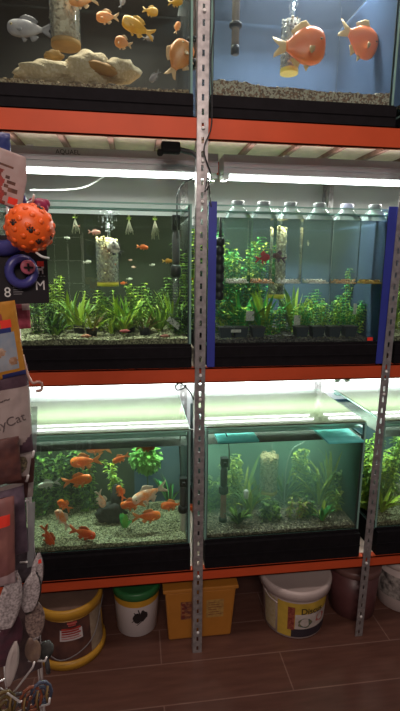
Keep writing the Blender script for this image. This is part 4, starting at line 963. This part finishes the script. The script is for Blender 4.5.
TAGR = mat('price_tag_red', (.85, .05, .03), .5)
REDP = PM('print_red', (.40, .06, .05), (.2, .05, .04))
BLUB = mat('blue_pack', (.035, .05, .20), .4, var=.3, scale=25)
PUR = mat('purple_rubber', (.06, .06, .26), .35, var=.3, scale=20)
# blue box top-left
pouch('treat_box', -4, 150, .12, .045, .055, .02, [BLUB], lambda u, v: 0, 'dark blue pack at the top left corner of the stand', 'pack')
# cat card
def dcat(u, v):
    if .60 < u < .86 and .05 < v < .17: return 2
    if .22 < u < .62 and .68 < v < .73: return 1
    if .55 < u < .8 and .24 < v < .33: return 1
    if .50 < u < .72 and .40 < v < .46: return 1
    if u < .30+.25*(1-v) and v < .62 and math.sin(u*31+v*9)+math.sin(v*27-u*8) > -.4: return 3
    if .44 < u < .56 and v < .60 and math.sin(v*40) > .3: return 1
    return 0
o = pouch('treat_pack', 7, 178, .17, .056, .078, .006, [CARDW, PRINT, TAGR, REDP], dcat, 'pinkish white treat pack with red price tag above the blue ring toy', 'pack', 14, lambda v: 1-.28*max(0, v-.6)/.4)
# blue purple ring toy
t = empty('ring_toy', SP(0, 222, .15), (0, 0, TH), 'blue purple rubber ring toy left of the orange ball', 'dog toy')
MB().tube([(.040*math.cos(a*PI/12), 0, .040*math.sin(a*PI/12)) for a in range(24)], .013, 10, closed=True).build('ring', PUR, t)
mb = MB(); mb.ball((.03, -.006, .034), .011, 7); mb.build('knob', PUR, t)
# magenta toy
t = empty('rubber_toy', SP(40, 207, .10), (0, 0, TH), 'small magenta rubber toy peeping above the orange ball', 'dog toy')
mb = MB(); mb.ball((0, 0, 0), .015, 9, 0, (1, .8, 1)); mb.ball((.010, 0, .006), .008, 7); mb.ball((-.012, 0, .006), .008, 7); mb.build('body', mat('magenta_rubber', (.38, .03, .10), .35, var=.3), t)
# orange ball
BO = mat('ball_orange', (1.0, .15, .02), .40, var=.06, scale=8)
c = SP(30, 228, .22); t = empty('spiky_ball', c, (0, 0, TH), 'orange knobbly dog ball with black paw prints', 'ball')
r = .0345; mb = MB(); mb.ball((0, 0, 0), r, 20)
for k in range(60):
    zz = 1-2*(k+.5)/60; a = k*2.39996; q = math.sqrt(1-zz*zz); u = Vector((q*math.cos(a), q*math.sin(a), zz))
    Mx = Matrix.Translation(u*(r-.0006)) @ u.to_track_quat('Z', 'Y').to_matrix().to_4x4()
    mb.lathe([(.0046, 0), (.0036, .0014), (.0018, .0022), (.0001, .0025)], 8, 0, Mx)
mb.build('body', BO, t)
for (dx, dz) in ((-.008, -.006), (.004, -.021), (.024, -.014), (-.028, .004), (.012, .027)):
    dy = -math.sqrt(max(0, r*r-dx*dx-dz*dz)); u = Vector((dx, dy, dz)).normalized()
    Mx = Matrix.Translation(u*(r+.0002)) @ u.to_track_quat('Z', 'Y').to_matrix().to_4x4()
    mb = MB(); mb.ball(Mx @ Vector((0, 0, 0)), .0032, 6, 0, (1, 1, .35), M=Mx.to_3x3())
    for k in range(4):
        a = .3+k*.8; mb.ball(Mx @ Vector((.0048*math.cos(a), .0048*math.sin(a), 0)), .0015, 5, 0, (1, 1, .5), M=Mx.to_3x3())
    mb.build('paw_print', INK, t)
MB().tube(spline([(.004, -.01, -.0350), (.010, -.018, -.041), (.022, -.01, -.043)], 5), .0018, 6).build('cable_tie', WHITE, t)
# black card with ring toy
CB = mat('card_black', (.012, .009, .012), .5)
t = empty('toy_card', SP(14, 274, .15), (0, 0, TH), 'black toy card printed 8 and M, with ring toy, below the orange ball', 'toy card')
MB().box((-.05, -.001, -.048), (.054, .001, .06)).build('card', CB, t, bevel=.0006)
MB().tube([(.010+.019*math.cos(a*PI/12), -.008, .004+.020*math.sin(a*PI/12)) for a in range(24)], .0075, 10, closed=True).build('ring', PUR, t)
md = MB().lathe([(.0115, 0), (.0115, .003), (.010, .0045), (.0001, .0045)], 20, 0, Matrix.Translation((.018, -.014, .011)) @ Matrix.Rotation(PI/2, 4, 'X')).build('medallion', mat('pink_rubber', (.50, .12, .18), .4, var=.15), t)
mb = MB(); mb.box((.011, -.0205, .009), (.025, -.0186, .012)); mb.box((.0165, -.0205, .005), (.0195, -.0186, .017)); mb.build('emblem', INK, md)
MB().box((.0365, -.0022, .012), (.0475, -.0012, .0205)).build('price_sticker', TAGR, t)
mb = MB(); mb.box((.038, -.0018, .0055), (.0455, -.0011, .0095)); mb.box((.0375, -.0018, 0), (.0395, -.0011, .0065)); mb.box((.0440, -.0018, 0), (.0460, -.0011, .0065)); mb.box((.0435, -.0018, .009), (.0475, -.0011, .012)); mb.build('dog_mark', WHITE, t)
merge_text([('M', .022, Matrix.Translation((.040, -.0014, -.026)) @ Matrix.Rotation(PI/2, 4, 'X'))], WHITE, t)
merge_text([('8', .022, Matrix.Translation((-.012, -.0014, -.036)) @ Matrix.Rotation(PI/2, 4, 'X'))], WHITE, t)
mb = MB()
for k in range(4): mb.box((-.003, -.0016, -.022-.0035*k), (.012-.002*(k % 2), -.0011, -.0208-.0035*k))
for k in range(3): mb.box((.036+.005*k, -.0016, -.0045), (.039+.005*k, -.0011, -.003))
mb.build('small_print', mat('print_grey', (.2, .19, .2), .5), t)
hook((18, 207), (33, 201), 'wire hook carrying the orange ball', .008, .20)
# pink small pouch
pouch('treat_pouch', 22, 316, .09, .028, .045, .008, [PM('pouch_pink', (.45, .08, .12), (.25, .04, .06)), CARDW], lambda u, v: 1 if v > .72 and u > .5 else 0, 'small pink and white pouch under the black toy card', 'pack')
# yellow pack
YP = PM('pack_yellow', (.52, .24, .03), (.45, .19, .02)); SKY = PM('photo_sky', (.24, .30, .38), (.35, .36, .38), 50); FURR = PM('photo_fur', (.28, .13, .06), (.55, .40, .30), 90)
def dyel(u, v):
    if .60 < u < .82 and .66 < v < .78: return 3
    if (u-.55)**2*1.2+(v-.80)**2*3 < .02: return 4
    if u < .85 and .10 < v < .60:
        if (u-.5)**2*3+(v-.36)**2*14 < .05 or (u-.76)**2*6+(v-.22)**2*14 < .05: return 2
        return 1
    if u < .8 and .6 < v < .67: return 5
    if v < .07: return 5 if u > .5 else 0
    return 0
pouch('snack_pack', -4, 342, .19, .075, .118, .012, [YP, SKY, FURR, TAGR, REDP, BLUB], dyel, 'yellow pack with animal photo and red price tag', 'pack', -5, yaw=6)
# brown plastic hook with curl
a0 = SP(22, 352, .16)
c_ = [SP(23, 355, .16), SP(26, 368, .18), SP(29, 377, .19), SP(33, 383, .20), SP(38, 382, .20), SP(42, 384, .20), SP(41, 390, .20), SP(36, 391, .20)]
tag(MB().tube(spline(c_, 5), .0022, 7).build('plastic_hook', mat('amber_plastic', (.35, .20, .16), .3)), 'brownish plastic hook with curled tip at the middle beam', 'hook')
# purple/beige Cat bag
DP = PM('pack_plum', (.10, .055, .075), (.06, .03, .045)); BE = PM('pack_beige', (.42, .34, .32), (.36, .28, .26), 30)
def dbag(u, v):
    if v > .78: return 0
    if abs(v-.86) < .01: return 1
    if v < .12+.16*(1-u)*.2: return 0
    if v < .3 and v < .22-.14*math.sin(u*PI): return 0
    return 1
o = pouch('cat_food_bag', -1, 414, .18, .100, .150, .022, [DP, BE], dbag, 'beige and plum bag lettered Cat under the yellow pack', 'bag', yaw=5)
merge_text([('MyCat', .021, Matrix.Translation((.010, -.0125, -.020)) @ Matrix.Rotation(PI/2, 4, 'X') @ Matrix.Rotation(.22, 4, 'Z'))], mat('print_taupe', (.12, .09, .09), .5), o)
merge_text([('~~~', .018, Matrix.Translation((.0, -.0125, .018)) @ Matrix.Rotation(PI/2, 4, 'X') @ Matrix.Rotation(.15, 4, 'Z'))], mat('print_taupe', (.12, .09, .09), .5), o)
# clear strip hanging
CS = glass('clear_strip', (.8, .84, .86), 1.5, .1, haze=(.6, .6, .62), hz=.35)
for px, py, h, w_, lab in ((34, 430, .085, .010, 'clear plastic strip beside the beige bag'), (31, 535, .125, .012, 'long translucent strip beside the plum packs')):
    o = tag(MB().box((-w_/2, -.001, -h/2), (w_/2, .001, h/2)).build('plastic_strip', CS, bevel=.0005), lab, 'strip'); o.location = SP(px, py, .14); o.rotation_euler = (0, .08, TH)
# brown pack with round print
BRN = PM('pack_brown', (.13, .05, .04), (.07, .03, .03)); LEO = PM('leopard_print', (.30, .26, .14), (.04, .03, .03), 240); WH2 = PM('pack_offwhite', (.44, .38, .36), (.38, .32, .30), 30)
pouch('snack_pack', -3, 463, .20, .070, .075, .012, [BRN, REDP], lambda u, v: 1 if u < .4 and .3 < v < .5 else 0, 'dark brown pack hanging below the beige bag', 'pack')
def dl(u, v): return 1 if (u-.5)**2+((v-.55)*1.3)**2 < .10 else (2 if v < .22 else 0)
pouch('snack_pack', 20, 466, .16, .034, .062, .008, [WH2, LEO, BRN], dl, 'off-white pack with round leopard print', 'pack', 12)
# plum bags
pouch('snack_bag', 8, 522, .15, .060, .135, .016, [PM('pack_mauve', (.17, .12, .16), (.10, .07, .10)), WH2], lambda u, v: 1 if v > .95 else 0, 'long mauve bag behind the reddish box', 'bag')
def dr(u, v):
    if .45 < u < .85 and .70 < v < .84: return 1
    if v < .14: return 2
    return 0
pouch('snack_box', -6, 545, .22, .062, .150, .02, [PM('box_salmon', (.28, .12, .10), (.18, .07, .07), 25), TAGR, PM('box_clear_pink', (.45, .33, .34), (.38, .27, .28))], dr, 'reddish box with red spot at the left edge', 'box', 3)
pouch('snack_bag', 26, 478, .12, .028, .075, .01, [BRN, WH2], lambda u, v: 1 if u > .6 and v < .4 else 0, 'narrow dark pack behind the leopard print pack', 'pack', 6)
leaf = lambda v: math.sin(PI*min(.97, max(.04, v)))**.6
SPK = PM('speckled_white', (.52, .46, .46), (.20, .17, .17), 240); MOT = PM('mottled_brown', (.34, .25, .21), (.08, .05, .05), 200)
DRB = PM('dark_red_base', (.09, .03, .045), (.06, .03, .04))
lv = [(37, 575, .17, .024, .085, 8, [SPK, TAGR, INK], lambda u, v: 1 if .4 < u < .75 and .80 < v < .88 else (2 if u > .9 or (.3 < u < .5 and .55 < v < .6) else 0), 'white leaf-shaped toy with red tag, topmost of the lower group'),
 (31, 593, .18, .036, .080, 10, [SPK, INK], lambda u, v: 1 if u > .90 or v < .08 else 0, 'speckled white leaf-shaped toy below the red tag one'),
 (10, 603, .20, .038, .115, 12, [SPK, DRB], lambda u, v: 1 if v < .12 else 0, 'large speckled leaf-shaped toy under the reddish box'),
 (35, 620, .15, .036, .085, 0, [MOT, SPK], lambda u, v: 1 if v < .1 else 0, 'mottled brown leaf-shaped toy beside the yellow bucket'),
 (9, 640, .16, .046, .10, 14, [DRB, SPK], lambda u, v: 1 if u < .3 and v > .7 else 0, 'dark plum leaf-shaped toy low on the stand'),
 (12, 664, .19, .022, .085, 12, [WH2], lambda u, v: 0, 'narrow white pack near the bottom of the stand'),
 (33, 650, .13, .03, .06, -8, [PM('pack_tan', (.24, .16, .11), (.16, .1, .08))], lambda u, v: 0, 'tan pack below the mottled leaf-shaped toy')]
for px, py, d, w_, h_, tl, ms, ds, lab in lv: pouch('cat_toy', px, py, d, w_, h_, .010, ms, ds, lab, 'cat toy', tl, leaf)
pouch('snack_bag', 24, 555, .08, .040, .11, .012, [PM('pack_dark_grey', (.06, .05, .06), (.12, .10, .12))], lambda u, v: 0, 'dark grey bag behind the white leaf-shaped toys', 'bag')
pouch('snack_bag', 22, 640, .07, .07, .17, .012, [PM('pack_dark_brown', (.10, .06, .06), (.06, .04, .045))], lambda u, v: 0, 'dark brown bag behind the lowest toys', 'bag')  # bag mottled in two dark browns
# dark round jar by bucket
t = empty('brush', SP(46, 650, .10), (0, 0, TH), 'dark round brush hanging beside the yellow bucket', 'brush')
MB().ball((0, 0, 0), .017, 9, 0, (.9, .7, 1.2), .1).build('head', mat('dark_bristle', (.05, .05, .045), .8, var=.5, scale=90), t)
MB().tube([(0, 0, -.015), (.002, 0, -.055)], .005, 7).build('handle', DGREY, t)
# bottom bundles
for px, py, c, lab in ((4, 700, (.26, .16, .04), 'yellow rolled lead at the bottom left'), (18, 702, (.13, .10, .11), 'grey rolled lead in the bottom left corner'), (31, 695, (.45, .12, .05), 'red and orange rolled lead near the bottom edge'), (41, 690, (.10, .12, .20), 'blue grey rolled lead beside the last wire hook')):
    q = SP(px, py+6, .07); t = empty('rolled_lead', q, (0, 0, TH), lab, 'dog lead', 'rolled leads'); m = mat('lead_%d' % px, tuple(q_*.6 for q_ in c), .6, var=.5, scale=60)
    MB().tube([((.005+.0007*a)*math.cos(a*PI/6), .0015*math.sin(a), (.006+.0010*a)*math.sin(a*PI/6)) for a in range(30)], .0036, 6).build('coil', m, t)
    MB().tube([(.014, -.004, .020), (.010, -.006, .0), (.012, -.005, -.024)], .0028, 6).build('strap', mat('lead_strap', (.22, .14, .05), .6), t)
for p0, p1, lab, up in (((20, 459), (33, 457), 'wire hook above the leopard print pack', .010), ((8, 482), (27, 481), 'wire hook below the leopard print pack', .010), ((16, 563), (26, 562), 'wire hook beside the reddish box', .0),
  ((18, 661), (45, 661), 'wire hook pointing at the yellow bucket', .008), ((5, 704), (33, 667), 'long wire hook slanting up at the bottom left', .006), ((0, 688), (20, 702), 'wire hook slanting down at the bottom left corner', .004), ((34, 709), (49, 704), 'lowest wire hook pointing right', .012)):
    hook(p0, p1, lab, up, .17)
